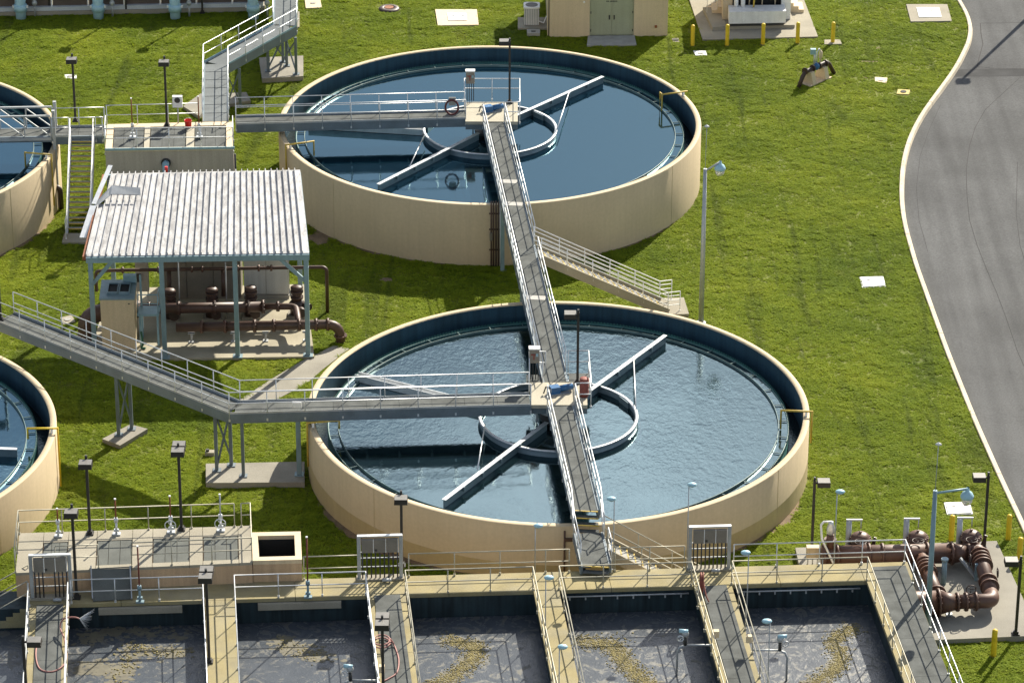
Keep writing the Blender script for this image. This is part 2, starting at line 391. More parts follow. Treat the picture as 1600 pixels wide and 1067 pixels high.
# ------------------------------------------------------------------ ground, road, kerb
MASK_POLY = []; MASK_DISC = []                       # where no grass grows
KP = [(23.4, 140), (23.4, 90), (23.6, 70), (24.34, 60.56), (24.66, 57.32), (24.38, 54.17), (23.07, 49.59), (21.8, 46.15), (20.35, 42.34), (19.29, 38.65), (18.61, 35.1), (18.13, 30.81),
      (17.98, 27.51), (18.06, 22.75), (18.29, 17.26), (18.51, 12.03), (18.92, 5.03), (19.37, -.83), (19.84, -6.04), (21.2, -22), (23, -45), (26, -80)]
KP.reverse()
_ky = np.array([p[1] for p in KP]); _kx = np.array([p[0] for p in KP])
def kerb_x(y):
    ys = y + np.linspace(-1.6, 1.6, 9); return float(np.mean(np.interp(ys, _ky, _kx)))
rows = [-600, -300, -120] + list(np.arange(-80, 130.1, 1.0)) + [200, 400, 900]
gb = MB(); rb = MB()
def strip(b, cols):
    n = len(cols[0]); k = len(b.v); b.v += [p for c in cols for p in c]
    for i in range(len(cols)-1):
        for j in range(n-1): b.f.append((k+i*n+j, k+i*n+j+1, k+(i+1)*n+j+1, k+(i+1)*n+j)); b.sm.append(True)
strip(gb, [[(x, y, gz(y)) for x in (-700, -60, -34, -10, 5, kerb_x(y)-.06)] for y in rows])
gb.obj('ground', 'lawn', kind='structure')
strip(rb, [[(x, y, gz(y)-.13) for x in (kerb_x(y)+.02, kerb_x(y)+4, 30, 60, 700)] for y in rows])
road = rb.obj('road', 'asphalt', kind='structure')
kb = MB(); kerb_base = kb
yy = list(np.arange(-60, 110.1, .75))
strip(kb, [[(kerb_x(y)-.10, y, gz(y)-.2), (kerb_x(y)-.10, y, gz(y)+.03), (kerb_x(y)+.09, y, gz(y)+.03), (kerb_x(y)+.14, y, gz(y)-.15)] for y in yy])
kerb = kb.obj('kerb', 'concrete', kind='structure')
for i, y0 in enumerate(np.arange(-22, 66, 3.0)):
    b = MB(); ys = [y0+.02, y0+.75, y0+1.5, y0+2.25, y0+2.98]; dz = random.uniform(-.006, .006)
    pr = [(-.115, -.15), (-.115, .085), (-.09, .105), (.07, .105), (.105, .07), (.15, -.14)]
    strip(b, [[(kerb_x(y)+a, y, gz(y)+c+dz) for a, c in pr] for y in ys])
    k = len(b.v); b.f += [tuple(range(5, -1, -1)), tuple(range(k-6, k))]; b.sm = [False]*len(b.f)
    b.obj('kerb_stone', 'kerb', kerb)
# joints sealed in the asphalt, and a trench patch across the lane
def ribbon(name, pts, w, material, parent, dz=.004):
    P = [G(px, py) for px, py in pts]; b = MB()
    L = offset_path(P, w/2); Rr = offset_path(P, -w/2)
    strip(b, [[(a.x, a.y, gz(a.y)-.13+dz), (c.x, c.y, gz(c.y)-.13+dz)] for a, c in zip(L, Rr)])
    return b.obj(name, material, parent)
mat('patch_asphalt', (.062, .063, .064), .95, var=.18, scale=.8, fine=.18, spec=.1)
ribbon('asphalt_patch', [(1492, 111.5), (1540, 111), (1640, 110)], 1.05, 'patch_asphalt', road)
for pts, w in (([(1490, 116.5), (1560, 116), (1640, 115.5)], .04), ([(1500, 106), (1570, 105.5), (1640, 104)], .035),
               ([(1532, 34), (1533, 50), (1536, 66), (1530, 88), (1527, 101)], .05), ([(1532, 33.5), (1570, 33), (1640, 32)], .04), ([(1527, 101), (1550, 104), (1600, 104.5)], .03),
               ([(1592, 120), (1565, 145), (1540, 168), (1524, 196), (1515, 225), (1510, 262), (1511, 300), (1515, 340), (1527, 380), (1543, 420), (1558, 455), (1573, 495), (1590, 545), (1610, 590)], .03),
               ([(1470, 160), (1452, 200), (1438, 240), (1432, 290), (1436, 340), (1450, 390)], .018),
               ([(1590, 250), (1588, 330), (1594, 380), (1610, 430)], .025)):
    ribbon('sealed_joint', pts, w, 'seam', road, .008)

# ------------------------------------------------------------------ clarifier tanks
R0, RIM, WZ = 11.0, 3.28, 2.56
T2 = Vector((0, 0, 0)); T1 = Vector((-3.22, 33.17, 0)); T3 = Vector((-36.36, 30.0, 0)); T4 = Vector((-32.74, -2.9, 0))
TGROUP = 'round clarifier tanks'
mat('tan_joint', (.44, .355, .22), .75)
def tank(c, label, wmat, a0=0, a1=2*math.pi):
    t = thing('clarifier_tank', label, 'tank', (c.x, c.y, 0), TGROUP); cc = (c.x, c.y, 0); N = 160
    MB().lathe(cc, [(10.71, RIM-.05), (10.73, RIM), (10.98, RIM), (R0, RIM-.02), (R0, -.5)], N).obj('wall', 'tan_wall', t)
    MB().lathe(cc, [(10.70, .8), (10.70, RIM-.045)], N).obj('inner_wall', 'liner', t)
    # launder trough with notched weir plate
    b = MB(); b.lathe(cc, [(10.12, 1.3), (10.12, 2.60), (10.06, 2.60), (10.06, 1.3)], N); b.obj('launder_wall', 'teal', t)
    n = 420; w = MB(); vs = []; fs = []
    for i in range(2*n):
        a = math.pi*i/n; r = 10.135; z = 2.72 if i % 2 == 0 else 2.62
        vs += [(c.x+r*math.cos(a), c.y+r*math.sin(a), 2.45), (c.x+r*math.cos(a), c.y+r*math.sin(a), z)]
    m = 2*n
    for i in range(m): j = (i+1) % m; fs.append((2*i, 2*j, 2*j+1, 2*i+1))
    w.add(vs, fs); w.obj('weir_plate', 'teal', t)
    MB().lathe(cc, [(9.68, 2.25), (9.68, 2.66), (9.66, 2.675), (9.64, 2.66), (9.64, 2.25)], N).obj('scum_baffle', 'baffle', t)
    me = shared('baffle_bracket', lambda m: m.box((9.87, 0, 2.61), (.36, .035, .035)), 'baffle')
    for i in range(40): inst('baffle_bracket', me, t, (c.x, c.y, 0), 2*math.pi*i/40)
    MB().lathe(cc, [(10.72, 1.95), (10.1, 1.95)], 96).obj('water', 'dark_water', kind='structure')
    MB().lathe(cc, [(10.09, WZ), (6, WZ), (3, WZ), (.0, WZ)], 128).obj('water', wmat, kind='structure')
    je = shared('joint_seal', lambda m: m.box((R0, 0, 1.6), (.012, .03, 3.3)), 'tan_joint')
    for i in range(7): inst('joint_seal', je, t, (c.x, c.y, 0), 2*math.pi*(i+.37)/7)
    MASK_DISC.append((c.x, c.y, R0+.06)); return t
mat('baffle', (.07, .12, .12), .45, .2, var=.2, scale=2)
mat('arm_paint', (.13, .18, .205), .45, .2, var=.15, scale=2)
tank(T1, 'round tan clarifier tank at the back, its calm water deep blue', 'still_water')
t_ = tank(T2, 'round tan clarifier tank in the middle with rippled grey-blue water', 'clarifier_water')
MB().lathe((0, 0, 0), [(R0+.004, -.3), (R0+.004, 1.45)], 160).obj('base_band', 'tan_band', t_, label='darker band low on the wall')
tank(T3, 'tan clarifier tank cut off by the left edge, behind the metal stair', 'still_water')
tank(T4, 'tan clarifier tank cut off by the left edge, below the bent walkway', 'still_water')

def mechanism(c, label, tips, rods, trough, rz):
    t = thing('clarifier_mechanism', label, 'mechanism', (c.x, c.y, 2.0)); cc = (c.x, c.y, 0)
    MB().lathe(cc, [(3.42, 2.2), (3.42, 2.84), (3.47, 2.84), (3.47, 2.2)], 72).obj('feedwell_ring', 'arm_paint', t); MB().lathe(cc, [(3.38, 2.842), (3.38, 2.87), (3.52, 2.87), (3.52, 2.842)], 72, closed=True).obj('ring_flange', 'galv', t)
    for a in (rz+.3, rz+2.4, rz+4.4):
        MB().box((c.x+3.36*math.cos(a), c.y+3.36*math.sin(a), 2.7), (.1, .8, .3), a).obj('baffle_box', 'arm_paint', t)
    b = MB(); b.cyl((c.x, c.y, 1.5), (c.x, c.y, 3.5), .42, 20); b.cyl((c.x, c.y, 2.7), (c.x, c.y, 2.85), .8, 24); b.obj('center_column', 'dark_metal', t)
    b = MB(); b.lathe(cc, [(.95, 3.25), (1.02, 3.25), (1.02, 3.4), (.95, 3.4)], 32, closed=True)
    for i in range(4):
        a = i*math.pi/2+rz; b.beam((c.x+.95*math.cos(a), c.y+.95*math.sin(a), 2.6), (c.x+.95*math.cos(a), c.y+.95*math.sin(a), 3.35), .08, .08)
    b.obj('drive_cage', 'galv_dull', t)
    for tip in tips:
        d = (tip-c); d.z = 0; d.normalize(); p = c+d*1.0; q = c+d*9.45
        b = MB(); b.beam(p+Vector((0, 0, 2.62)), q+Vector((0, 0, 2.62)), .05, .62)
        a = b.obj('skimmer_arm', 'arm_paint', t); MB().beam(p+Vector((0, 0, 2.947)), q+Vector((0, 0, 2.947)), .2, .03).obj('top_flange', 'galv', a)
        for r in (3.4, 5.0, 6.5, 8.0): MB().box((*(c+d*r).xy, 2.85), (.1, .3, .2), math.atan2(d.y, d.x)).obj('stiffener', 'arm_paint', a)
    for p, q in rods: MB().cyl(p, q, .03, 8).obj('tie_rod', 'galv', t)
    p, q = trough; d = (q-p).normalized(); n = Vector((-d.y, d.x, 0))
    b = MB(); b.beam(p+n*.16, q+n*.16, .03, .34); b.beam(p-n*.16, q-n*.16, .03, .34); b.beam(p-Vector((0, 0, .12)), q-Vector((0, 0, .12)), .3, .03)
    k = b.obj('scum_trough', 'galv', t)
    s = MB(); prng = random.Random(3)
    for i in range(70):
        f = prng.random(); e = lerp(p, q, f); s.ellipsoid((e.x+prng.uniform(-.25, .25), e.y+prng.uniform(.05, .4), 2.6), (prng.uniform(.05, .16), prng.uniform(.05, .13), .07), 6, 4)
    s.obj('scum_crust', 'scum', k, kind='stuff')
    return t
V = Vector
mechanism(T1, 'skimmer arms and feedwell ring turning in the back tank', [G(940, 122, 2.9), G(590, 290, 2.9)],
          [(V((.96, 37.94, 3.0)), V((.27, 32.7, 3.02))), (V((-6.6, 31.9, 3.02)), V((-7.26, 27.72, 3.0)))], (V((-12.7, 33.95, 2.75)), V((-6.7, 33.05, 2.75))), .4)
mechanism(T2, 'skimmer arms and feedwell ring turning in the middle tank', [G(1040, 525, 2.9), G(690, 785, 2.9)],
          [(V((3.47, 5.65, 3.0)), V((3.42, .3, 3.02))), (V((-3.2, -1.2, 3.02)), V((-3.49, -5.43, 3.0)))], (V((-9.0, 4.04, 2.75)), V((-3.4, .95, 2.75))), .2)
mechanism(T4, 'skimmer arm and feedwell ring in the tank at lower left', [V((-22.5, -3.6, 0)), V((-43, -2.4, 0))], [], (V((-36, 6, 2.75)), V((-34, .5, 2.75))), .2)
mechanism(T3, 'skimmer arm and feedwell ring in the tank at upper left', [V((-27.5, 24.5, 0)), V((-45, 35.5, 0))], [], (V((-43, 36, 2.75)), V((-38, 33, 2.75))), .2)

# ------------------------------------------------------------------ walkways over the tanks
DZ = 3.95
def ax(y, d=0.): return V((-.02-.0950*y+d, y+.095*d, DZ))      # line from tank to tank
# back tank to middle tank
w = thing('walkway', 'long raised grating walkway running from back tank to middle tank', 'walkway', ax(17), 'raised walkways')
walkway(w, [ax(31.3), ax(1.05)], .95, 1.5, .40)
railing(w, [ax(31.3, -.56), ax(1.05, -.56)], drop=.3)
railing(w, [ax(31.3, .56), ax(15.9, .56)], drop=.3)
railing(w, [ax(14.35, .56), ax(2.1, .56)], drop=.3)
for y, zb in ((21.6, 0), (11.6, .2)):
    for d in (-.45, .45):
        p = ax(y, d); b = MB(); b.beam(V((p.x, p.y, gz(p.y))), V((p.x, p.y, 3.6)), .2, .2); b.box((p.x, p.y, gz(p.y)+.02), (.4, .4, .04)); b.obj('leg', 'blue_steel', w)
for y in (23.6, 20.8, 9.9): b = MB(); b.box(ax(y)+V((0, 0, .006)), (.93, .45, .008), -.095); b.obj('cover_plate', 'grey_panel', w)
# middle tank to the basins, with three steps down
w = thing('walkway', 'short walkway from middle tank down steps to the basins', 'walkway', ax(-6), 'raised walkways')
LZ = 3.39
walkway(w, [ax(-1.3), ax(-10.9)], .95, 1.5, .40)
for i in range(3):
    z = DZ-.187*(i+.5)-.095; y = -11.02-.27*i
    b = MB(); p = ax(y); b.box((p.x, p.y, DZ-.187*(i+1)+.187-.02-.187), (.95, .27, .03), -.095); st = b.obj('tread', 'deck_grating', w)
    b = MB(); b.box((p.x+.012, p.y+.125, DZ-.187*(i)-.015), (.95, .05, .035), -.095); b.obj('nosing', 'yellow_dull', st)
def axl(y, d=0., z=LZ): p = ax(y, d); p.z = z; return p
walkway(w, [axl(-11.75), axl(-14.55)], 1.05, 1.4, .36)
for d in (-.6,):
    railing(w, [ax(-1.3, d), ax(-10.9, d), axl(-11.9, d), axl(-14.5, d)], drop=.3)
railing(w, [ax(-1.3, .6), ax(-10.9, .6), axl(-11.9, .6), axl(-12.3, .6)], drop=.3)
railing(w, [axl(-13.3, .64), axl(-14.5, .64)], drop=.3, sp=1.2)
b = MB(); p = axl(-14.68); b.box((p.x, p.y, 3.19), (1.05, .26, .04), -.095); st = b.obj('tread', 'deck_grating', w)
MB().box((p.x, p.y+.12, LZ-.02), (1.05, .045, .045), -.095).obj('nosing', 'yellow_dull', st)
for d in (-.45, .45):
    p = axl(-14.2, d); MB().beam(V((p.x, p.y, .5)), V((p.x, p.y, 3.1)), .16, .16).obj('leg', 'girder', w)

# stairs
def stair(label, top, bot, width, n, rail_mat='galv', str_mat='concrete', nose='yellow_dull', group='stairs from the walkways', rails=(1, -1), mids=(.4, .73), top_run=.9, skirt=.28, bot_run=.6):
    top, bot = V(top), V(bot); d2 = (bot-top).to_2d(); run = d2.length; d = V((d2.x/run, d2.y/run, 0)); nn = V((-d.y, d.x, 0))
    t = thing('stair', label, 'stair', (bot.x, bot.y, bot.z), group); rise = (top.z-bot.z)/n; ang = math.atan2(d.y, d.x); going = run/n
    me = shared(('tread', round(going, 3), width), lambda m: m.box((0, 0, -.02), (going+.02, width, .04)), 'step_grey')
    ne = shared(('nosing', width), lambda m: m.box((0, 0, -.02), (.05, width, .045)), nose)
    re = shared(('riser', round(rise, 3), width), lambda m: m.box((0, 0, 0), (.02, width, rise-.05)), 'step_grey')
    for i in range(n-1):
        p = top + d*(going*(i+.5)) - V((0, 0, rise*(i+1)))
        s = inst('tread', me, t, p, ang); inst('nosing', ne, s, p + d*(going*.5+.01) + V((0, 0, .008)), ang)
        inst('riser', re, t, top + d*(going*(i)+.02) - V((0, 0, rise*(i+.5)+.02)), ang)
    for sd in (-1, 1):
        b = MB(); o = nn*sd*(width/2+.05)
        b.beam(top+o-V((0, 0, skirt*.45)), bot+o-V((0, 0, skirt*.45))+V((0, 0, rise*.3)), .09, skirt+.14); b.obj('stringer', str_mat, t)
    for sd in rails:
        o = nn*sd*(width/2+.05); P = [top+o-d*top_run, top+o, bot+o+V((0, 0, .02)), bot+o+d*bot_run+V((0, 0, .02))]
        railing(t, P[0 if top_run else 1:], h=.98, sp=1.45, drop=.12, toe=False, mids=mids, material=rail_mat)
    return t
t = stair('concrete stair with white rails beside the walkway between both tanks', ax(15.1, .62), (5.3, 16.85, .32), 1.25, 20, 'white_paint', top_run=.0, mids=(.3, .55, .78))
b = MB(); b.box((5.75, 16.85, .19), (1.3, 1.9, .24), .09); b.obj('landing_slab', 'concrete', t)
MASK_POLY.append([(5.1, 15.8), (6.5, 15.95), (6.4, 17.9), (5.0, 17.8)])
t = stair('stair with cream rails descending between middle tank and basins', axl(-12.75, .62), (6.0, -12.35, .75), 1.1, 14, 'rail_yellowed', top_run=0, mids=(.4,))

# platforms at the tank centres
def platform(c, label, y0, y1, x0, x1):
    t = thing('center_platform', label, 'platform', (c.x, c.y, 3.5), 'platforms over the tank centres')
    poly = [(c.x+x0, c.y+y0), (c.x+x1, c.y+y0), (c.x+x1, c.y+y1), (c.x+x0, c.y+y1)]
    MB().slab(poly, 3.80, 3.972).obj('slab', 'white_slab', t)
    for s in (y0+.25, y1-.25): MB().beam((c.x+x0, c.y+s, 3.62), (c.x+x1, c.y+s, 3.62), .15, .34).obj('girder', 'girder', t)
    b = MB(); b.cyl((c.x, c.y, 3.1), (c.x, c.y, 3.7), .55, 20); b.obj('pedestal', 'galv_dull', t)
    z = 3.97
    railing(t, [V((c.x+x0-.05, c.y+y1-.5, z)), V((c.x+x0-.05, c.y+y1+.9, z)), V((c.x-.55+(.0), c.y+y1+.9, z))] if c is T2 else
               [V((c.x+x0-.05, c.y+y1-.9, z)), V((c.x+x0-.1, c.y+y1+.6, z)), V((c.x+x1+.1, c.y+y1+.6, z)), V((c.x+x1+.1, c.y+y0+.05, z)), V((c.x+.75, c.y+y0+.05, z))], sp=1.3, toe=False, drop=.15)
    if c is T2:
        railing(t, [V((c.x+.45, c.y+2.0, z)), V((c.x+1.35, c.y+2.0, z)), V((c.x+1.4, c.y+y0+.0, z)), V((c.x+.75, c.y+y0+.0, z))], sp=1.3, toe=False, drop=.15)
        for x in (c.x+x0, c.x+.5): MB().beam((x, c.y+y1+.45, 3.83), (x+.8, c.y+y1+.45, 3.83), .08, .9 if False else .08).obj('bracket', 'girder', t)
        MB().box((c.x+.95, c.y+1.5, 3.93), (.95, .95, .03)).obj('deck_plate', 'deck_grating', t)
        MB().box((c.x-1.0, c.y+1.42, 3.93), (.8, .8, .03)).obj('deck_plate', 'deck_grating', t)
    return t
platform(T1, 'white platform with handrails over the centre of back tank', -1.75, .95, -1.25, 1.45)
platform(T2, 'white platform with handrails over the centre of middle tank', -1.22, 1.0, -1.22, 1.25)

def bridge(label, pts, width, y_rail=True, cut=None):
    w = thing('walkway', label, 'walkway', pts[0], 'raised walkways')
    walkway(w, pts, width, 1.5, .44); return w
BA = [V((-16.3, 31.45, DZ)), V((-4.5, 32.35, DZ))]
w = bridge('straight bridge walkway from concrete splitter box to back tank', BA, .95)
for d in (.56, -.56): railing(w, offset_path(BA, d), drop=.32)
BB = [V((-25.2, 7.6, DZ)), V((-14.05, -1.62, DZ)), V((-1.25, -.72, DZ))]
w = bridge('bent walkway from lower left corner of the shelter to middle tank', BB, 1.0)
o = offset_path(BB, .58); railing(w, o, drop=.32)
o = offset_path(BB, -.58); railing(w, o, drop=.32)
def trestle(w, p, q, z1, zb, pads, foot=True, m='girder'):
    """two legs and a cross brace"""
    p, q = V(p), V(q)
    for e in (p, q):
        b = MB(); b.beam(V((e.x, e.y, zb)), V((e.x, e.y, z1)), .15, .15); b.box((e.x, e.y, zb+.02), (.36, .36, .04)); b.obj('leg', m, w)
    b = MB(); b.beam(V((p.x, p.y, zb+.15)), V((q.x, q.y, z1-.15)), .07, .07); b.beam(V((p.x+.05, p.y+.05, z1-.15)), V((q.x+.05, q.y+.05, zb+.15)), .07, .07); b.obj('cross_brace', m, w)
trestle(w, (-19.62, 2.35), (-19.1, 2.95), 3.55, .62, None)
trestle(w, (-14.95, -1.35), (-14.35, -.85), 3.55, .78, None)
p = V((-13.75, -1.85, .78)); b = MB(); b.beam(p, p+V((0, 0, 2.8)), .14, .14); b.box(p+V((0, 0, .02)), (.34, .34, .04)); b.obj('leg', 'girder', w)
p = V((-11.32, -1.7, .78)); b = MB(); b.beam(p, p+V((0, 0, 2.8)), .2, .2); b.box(p+V((0, 0, .02)), (.4, .4, .04)); b.obj('leg', 'blue_steel', w)
def pad(label, pts, h=.28, material='grey_pad', name='concrete_pad', zt=None, group='concrete footing pads on the lawn'):
    P = [G(*q) for q in pts] if len(pts[0]) == 2 and isinstance(pts[0], tuple) else pts
    zm = max(gz(p[1]) for p in P); z0 = min(gz(p[1]) for p in P)
    c = sum((V((p[0], p[1], 0)) for p in P), V((0, 0, 0)))/len(P)
    b = MB(); b.slab([(p[0], p[1]) for p in P], z0-.3, zm+h); o = b.obj(name, material, None, (c.x, c.y, z0), label, 'pad', group)
    MASK_POLY.append([(p[0], p[1]) for p in P]); return o
pad('slanted concrete footing pad under the bent walkway in shade', [(160, 692), (188, 702), (231, 677), (204, 670)], .2)
pad('wide concrete footing pad against the left side of middle tank', [(322, 734), (322, 763), (476, 762), (476, 731)], .28)

# ------------------------------------------------------------------ aeration basins in front
BZ, WB = 3.0, 1.9
def B(u, v, z=BZ): x = u-.095*(v+15); return V((x, v+.0645*x, z))
BR = .064                                                    # heading of the basins
DIV = dict(a=(-21.2, -19.65, 'plank'), b=(-14.28, -13.1, 'slab'), c=(-7.86, -6.33, 'plank'), d=(-1.22, -.2, 'slab'), e=(5.2, 6.72, 'plank'), f=(12.17, 13.97, 'plank'))
VB, VF, VE = -14.33, -15.8, -34.0
basin = thing('aeration_basin', 'row of rectangular aeration basins with concrete walkways along the bottom edge', 'basin', B(-4, VF, 0))
def prism(u0, u1, v0, v1, z0, z1): b = MB(); b.slab([B(u0, v0).xy, B(u1, v0).xy, B(u1, v1).xy, B(u0, v1).xy], z0, z1); return b
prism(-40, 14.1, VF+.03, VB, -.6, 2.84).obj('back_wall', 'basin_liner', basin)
pw = prism(-40, 14.13, VB-.2, VB+.02, -.6, 2.836); pw.obj('outer_wall', 'tan_wall', basin)
for k, (u0, u1, kind) in DIV.items():
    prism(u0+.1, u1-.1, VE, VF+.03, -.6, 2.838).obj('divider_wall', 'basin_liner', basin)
# deck slabs: pieces with open joints between them
us = [-40, -31, -21.3, -17.6, -14.3, -10.7, -7.9, -4.6, -1.2, 1.9, 5.2, 8.7, 12.1, 14.1]
for i, (a, c) in enumerate(zip(us[:-1], us[1:])):
    if c <= -21.2: prism(a+.01, c-.01, VF, VB+.03, 2.0, 2.25).obj('deck_slab', 'deck_concrete', basin)
    else: prism(a+.01, c-.01, VF, VB+.03, 2.84, BZ).obj('deck_slab', 'deck_concrete', basin)
for k, (u0, u1, kind) in DIV.items():
    vs = np.linspace(VF-.01, VE, 5)
    for a, c in zip(vs[:-1], vs[1:]): prism(u0, u1, c+.008, a-.008, 2.842, BZ).obj('deck_slab', 'deck_concrete', basin)
    if kind == 'plank':
        lo, hi = (u0+.28, u1-.22) if k != 'f' else (u0+.42, u1-.02)
        L = 1.45; v = VF-.05 if k != 'f' else VB-.35
        while v-L > VE:
            w_ = hi-lo; p = B((lo+hi)/2, v-L/2, BZ)
            me = shared(('deck_plank', round(w_, 2)), lambda m: m.box((0, 0, .02), (L-.012, w_, .04)), 'deck_grating')
            inst('deck_plank', me, basin, p, math.atan2(-1, .095)); v -= L
# water with floating foam
def mat_sludge():
    m = bpy.data.materials.new('sludge_water'); m.use_nodes = True; MATS['sludge_water'] = m
    n, l = m.node_tree.nodes, m.node_tree.links; b = n['Principled BSDF']; b.inputs['IOR'].default_value = 1.5
    g = n.new('ShaderNodeNewGeometry')
    def noise(sc, det, dist=0., rough=.5):
        t = n.new('ShaderNodeTexNoise'); t.inputs['Scale'].default_value = sc; t.inputs['Detail'].default_value = det; t.inputs['Distortion'].default_value = dist; t.inputs['Roughness'].default_value = rough
        l.new(g.outputs['Position'], t.inputs['Vector']); return t.outputs[0]
    r = n.new('ShaderNodeValToRGB'); e = r.color_ramp.elements; e[0].position = .30; e[0].color = (.048, .058, .070, 1); e[1].position = .68; e[1].color = (.072, .082, .094, 1)
    l.new(noise(.8, 8, 1.8, .6), r.inputs[0])
    f = n.new('ShaderNodeValToRGB'); f.color_ramp.elements[0].position = .53; f.color_ramp.elements[1].position = .68
    l.new(noise(1.1, 10, 2.6, .68), f.inputs[0])
    mx = n.new('ShaderNodeMix'); mx.data_type = 'RGBA'; mx.inputs[7].default_value = (.15, .138, .10, 1)
    k = n.new('ShaderNodeMath'); k.operation = 'MULTIPLY'; k.inputs[1].default_value = .75; l.new(f.outputs[0], k.inputs[0])
    l.new(k.outputs[0], mx.inputs[0]); l.new(r.outputs[0], mx.inputs[6]); l.new(mx.outputs[2], b.inputs['Base Color'])
    rr = n.new('ShaderNodeMapRange'); rr.inputs['To Min'].default_value = .24; rr.inputs['To Max'].default_value = .8; l.new(f.outputs[0], rr.inputs[0]); l.new(rr.outputs[0], b.inputs['Roughness'])
    b1 = n.new('ShaderNodeBump'); b1.inputs['Strength'].default_value = .25; b1.inputs['Distance'].default_value = .05; l.new(noise(3.5, 8, 1.2, .65), b1.inputs['Height'])
    b2 = n.new('ShaderNodeBump'); b2.inputs['Strength'].default_value = .45; b2.inputs['Distance'].default_value = .015; l.new(noise(16, 5, .5, .6), b2.inputs['Height']); l.new(b1.outputs[0], b2.inputs['Normal'])
    l.new(b2.outputs[0], b.inputs['Normal'])
mat_sludge()
b = MB(); b.add([B(-40, VF), B(14, VF), B(14, VE), B(-40, VE)], [(3, 2, 1, 0)]); b.v = [(x, y, WB) for x, y, z in b.v]
b.obj('water', 'sludge_water', kind='structure')
fb = MB(); pr = random.Random(11)
def foam(pts, spread, n, s0=.014, s1=.042):
    P = [G(*q, WB) for q in pts]
    for i in range(n):
        f = pr.random()*(len(P)-1); k = int(f); p = lerp(P[k], P[min(k+1, len(P)-1)], f-k)
        s = pr.uniform(s0, s1); a = pr.gauss(0, spread); c = pr.gauss(0, spread*1.1)
        fb.ellipsoid((p.x+a, p.y+c, WB+.008), (s*pr.uniform(.8, 1.3), s*pr.uniform(.8, 1.3), s*.6), 5, 4)
foam([(700, 1000), (745, 1010), (735, 1035), (700, 1062), (650, 1085)], .22, 2200)
foam([(905, 1000), (960, 1010), (975, 1035), (1000, 1058), (1030, 1085)], .24, 2200)
foam([(930, 1004), (980, 1000)], .3, 90)
foam([(1335, 980), (1300, 1000), (1315, 1030), (1300, 1050), (1260, 1075)], .2, 1800)
foam([(170, 1075), (200, 1040), (200, 1010), (250, 1020), (290, 1018)], .2, 200, .02, .06)
foam([(450, 1015), (440, 1000), (480, 1020), (510, 1030)], .25, 90, .02, .05)
foam([(640, 1025), (628, 1060)], .1, 60, .02, .06)
ff = MB()                                               # thin film of scum under the bubbles
for pts in ([(700, 1000), (745, 1010), (735, 1035), (700, 1062), (650, 1085)], [(905, 1000), (960, 1010), (975, 1035), (1000, 1058), (1030, 1085)], [(1335, 980), (1300, 1000), (1315, 1030), (1300, 1050), (1260, 1075)], [(170, 1075), (200, 1040), (200, 1010), (250, 1020), (290, 1018)], [(450, 1015), (440, 1000), (480, 1020), (510, 1030)], [(130, 1000), (180, 985), (290, 990)], [(130, 1040), (160, 1045), (200, 1050)]):
    P = [G(*q, WB) for q in pts]
    for i in range(260):
        f = pr.random()*(len(P)-1); k = int(f); p = lerp(P[k], P[min(k+1, len(P)-1)], f-k); s = pr.uniform(.03, .12); a0 = pr.uniform(0, 6.28); p = p+V((pr.gauss(0, .24), pr.gauss(0, .28), 0)); n = 9
        rr_ = [s*pr.uniform(.5, 1.3) for _ in range(n)]; ff.add([(p.x+rr_[j]*math.cos(a0+2*math.pi*j/n)*1.3, p.y+rr_[j]*math.sin(a0+2*math.pi*j/n), WB+.004+.00002*i) for j in range(n)], [tuple(range(n))])
ff.obj('scum', 'scum_film', None, B(-2, -20, WB), 'thin tan scum film drifting on the basin water', 'scum', None, 'stuff')
fb.obj('foam', 'foam_dry', None, B(-2, -20, WB), 'yellowish floating foam bubbles on the basin water', 'foam', None, 'stuff')

# railings of the basins (parts of the basin they are bolted to)
RM = 'rail_yellowed'
def rail_uv(pts, m='rail_yellowed', **k): return railing(basin, [B(u, v) for u, v in pts], material=m, drop=.02, toe=False, sp=1.75, **k)
rail_uv([(-10.3, VB-.06), (-8.1, VB-.06)]); rail_uv([(-6.1, VB-.06), (-.6, VB-.06), (.35, VB-.06)])
rail_uv([(2.2, VB-.06), (5.0, VB-.06)]); rail_uv([(7.0, VB-.06), (13.95, VB-.06), (13.95, VE)], 'galv')
rail_uv([(-19.55, VF+.05), (-14.35, VF+.05), (-14.28, VE)], 'galv')
rail_uv([(-13.12, VE), (-13.1, VF+.05), (-7.9, VF+.05), (-7.86, VE)], 'galv')
rail_uv([(-6.35, VE), (-6.33, VF+.05), (-1.25, VF+.05), (-1.2, VE)])
rail_uv([(-.22, VE), (-.2, VF+.05), (5.1, VF+.05), (5.2, VE)])
rail_uv([(6.72, VE), (6.72, VF+.05), (12.17, VF+.05), (12.17, VE)])
rail_uv([(-19.65, VF-.1), (-19.67, VE)], 'galv'); rail_uv([(-21.2, VF-.1), (-21.2, VE)], 'galv')
# spray pipe under the deck lip of the right-hand bays
for u0, u1 in ((-.1, 5.0), (6.9, 11.9)):
    b = MB(); b.tube([B(u0, VF-.08, 2.72), B(u1, VF-.08, 2.72)], .035, 8)
    sp_ = b.obj('spray_pipe', 'galv_dull', basin)
    for i in range(8): MB().box(B(u0+(u1-u0)*(i+.5)/8, VF-.08, 2.64), (.06, .1, .12)).obj('nozzle', 'galv_dull', sp_)
for u0, u1 in ((-18.5, -15.2), (-12.2, -8.9)):
    prism(u0, u1, VF-.16, VF-.02, 2.55, 2.83).obj('gate_sill', 'concrete', basin)

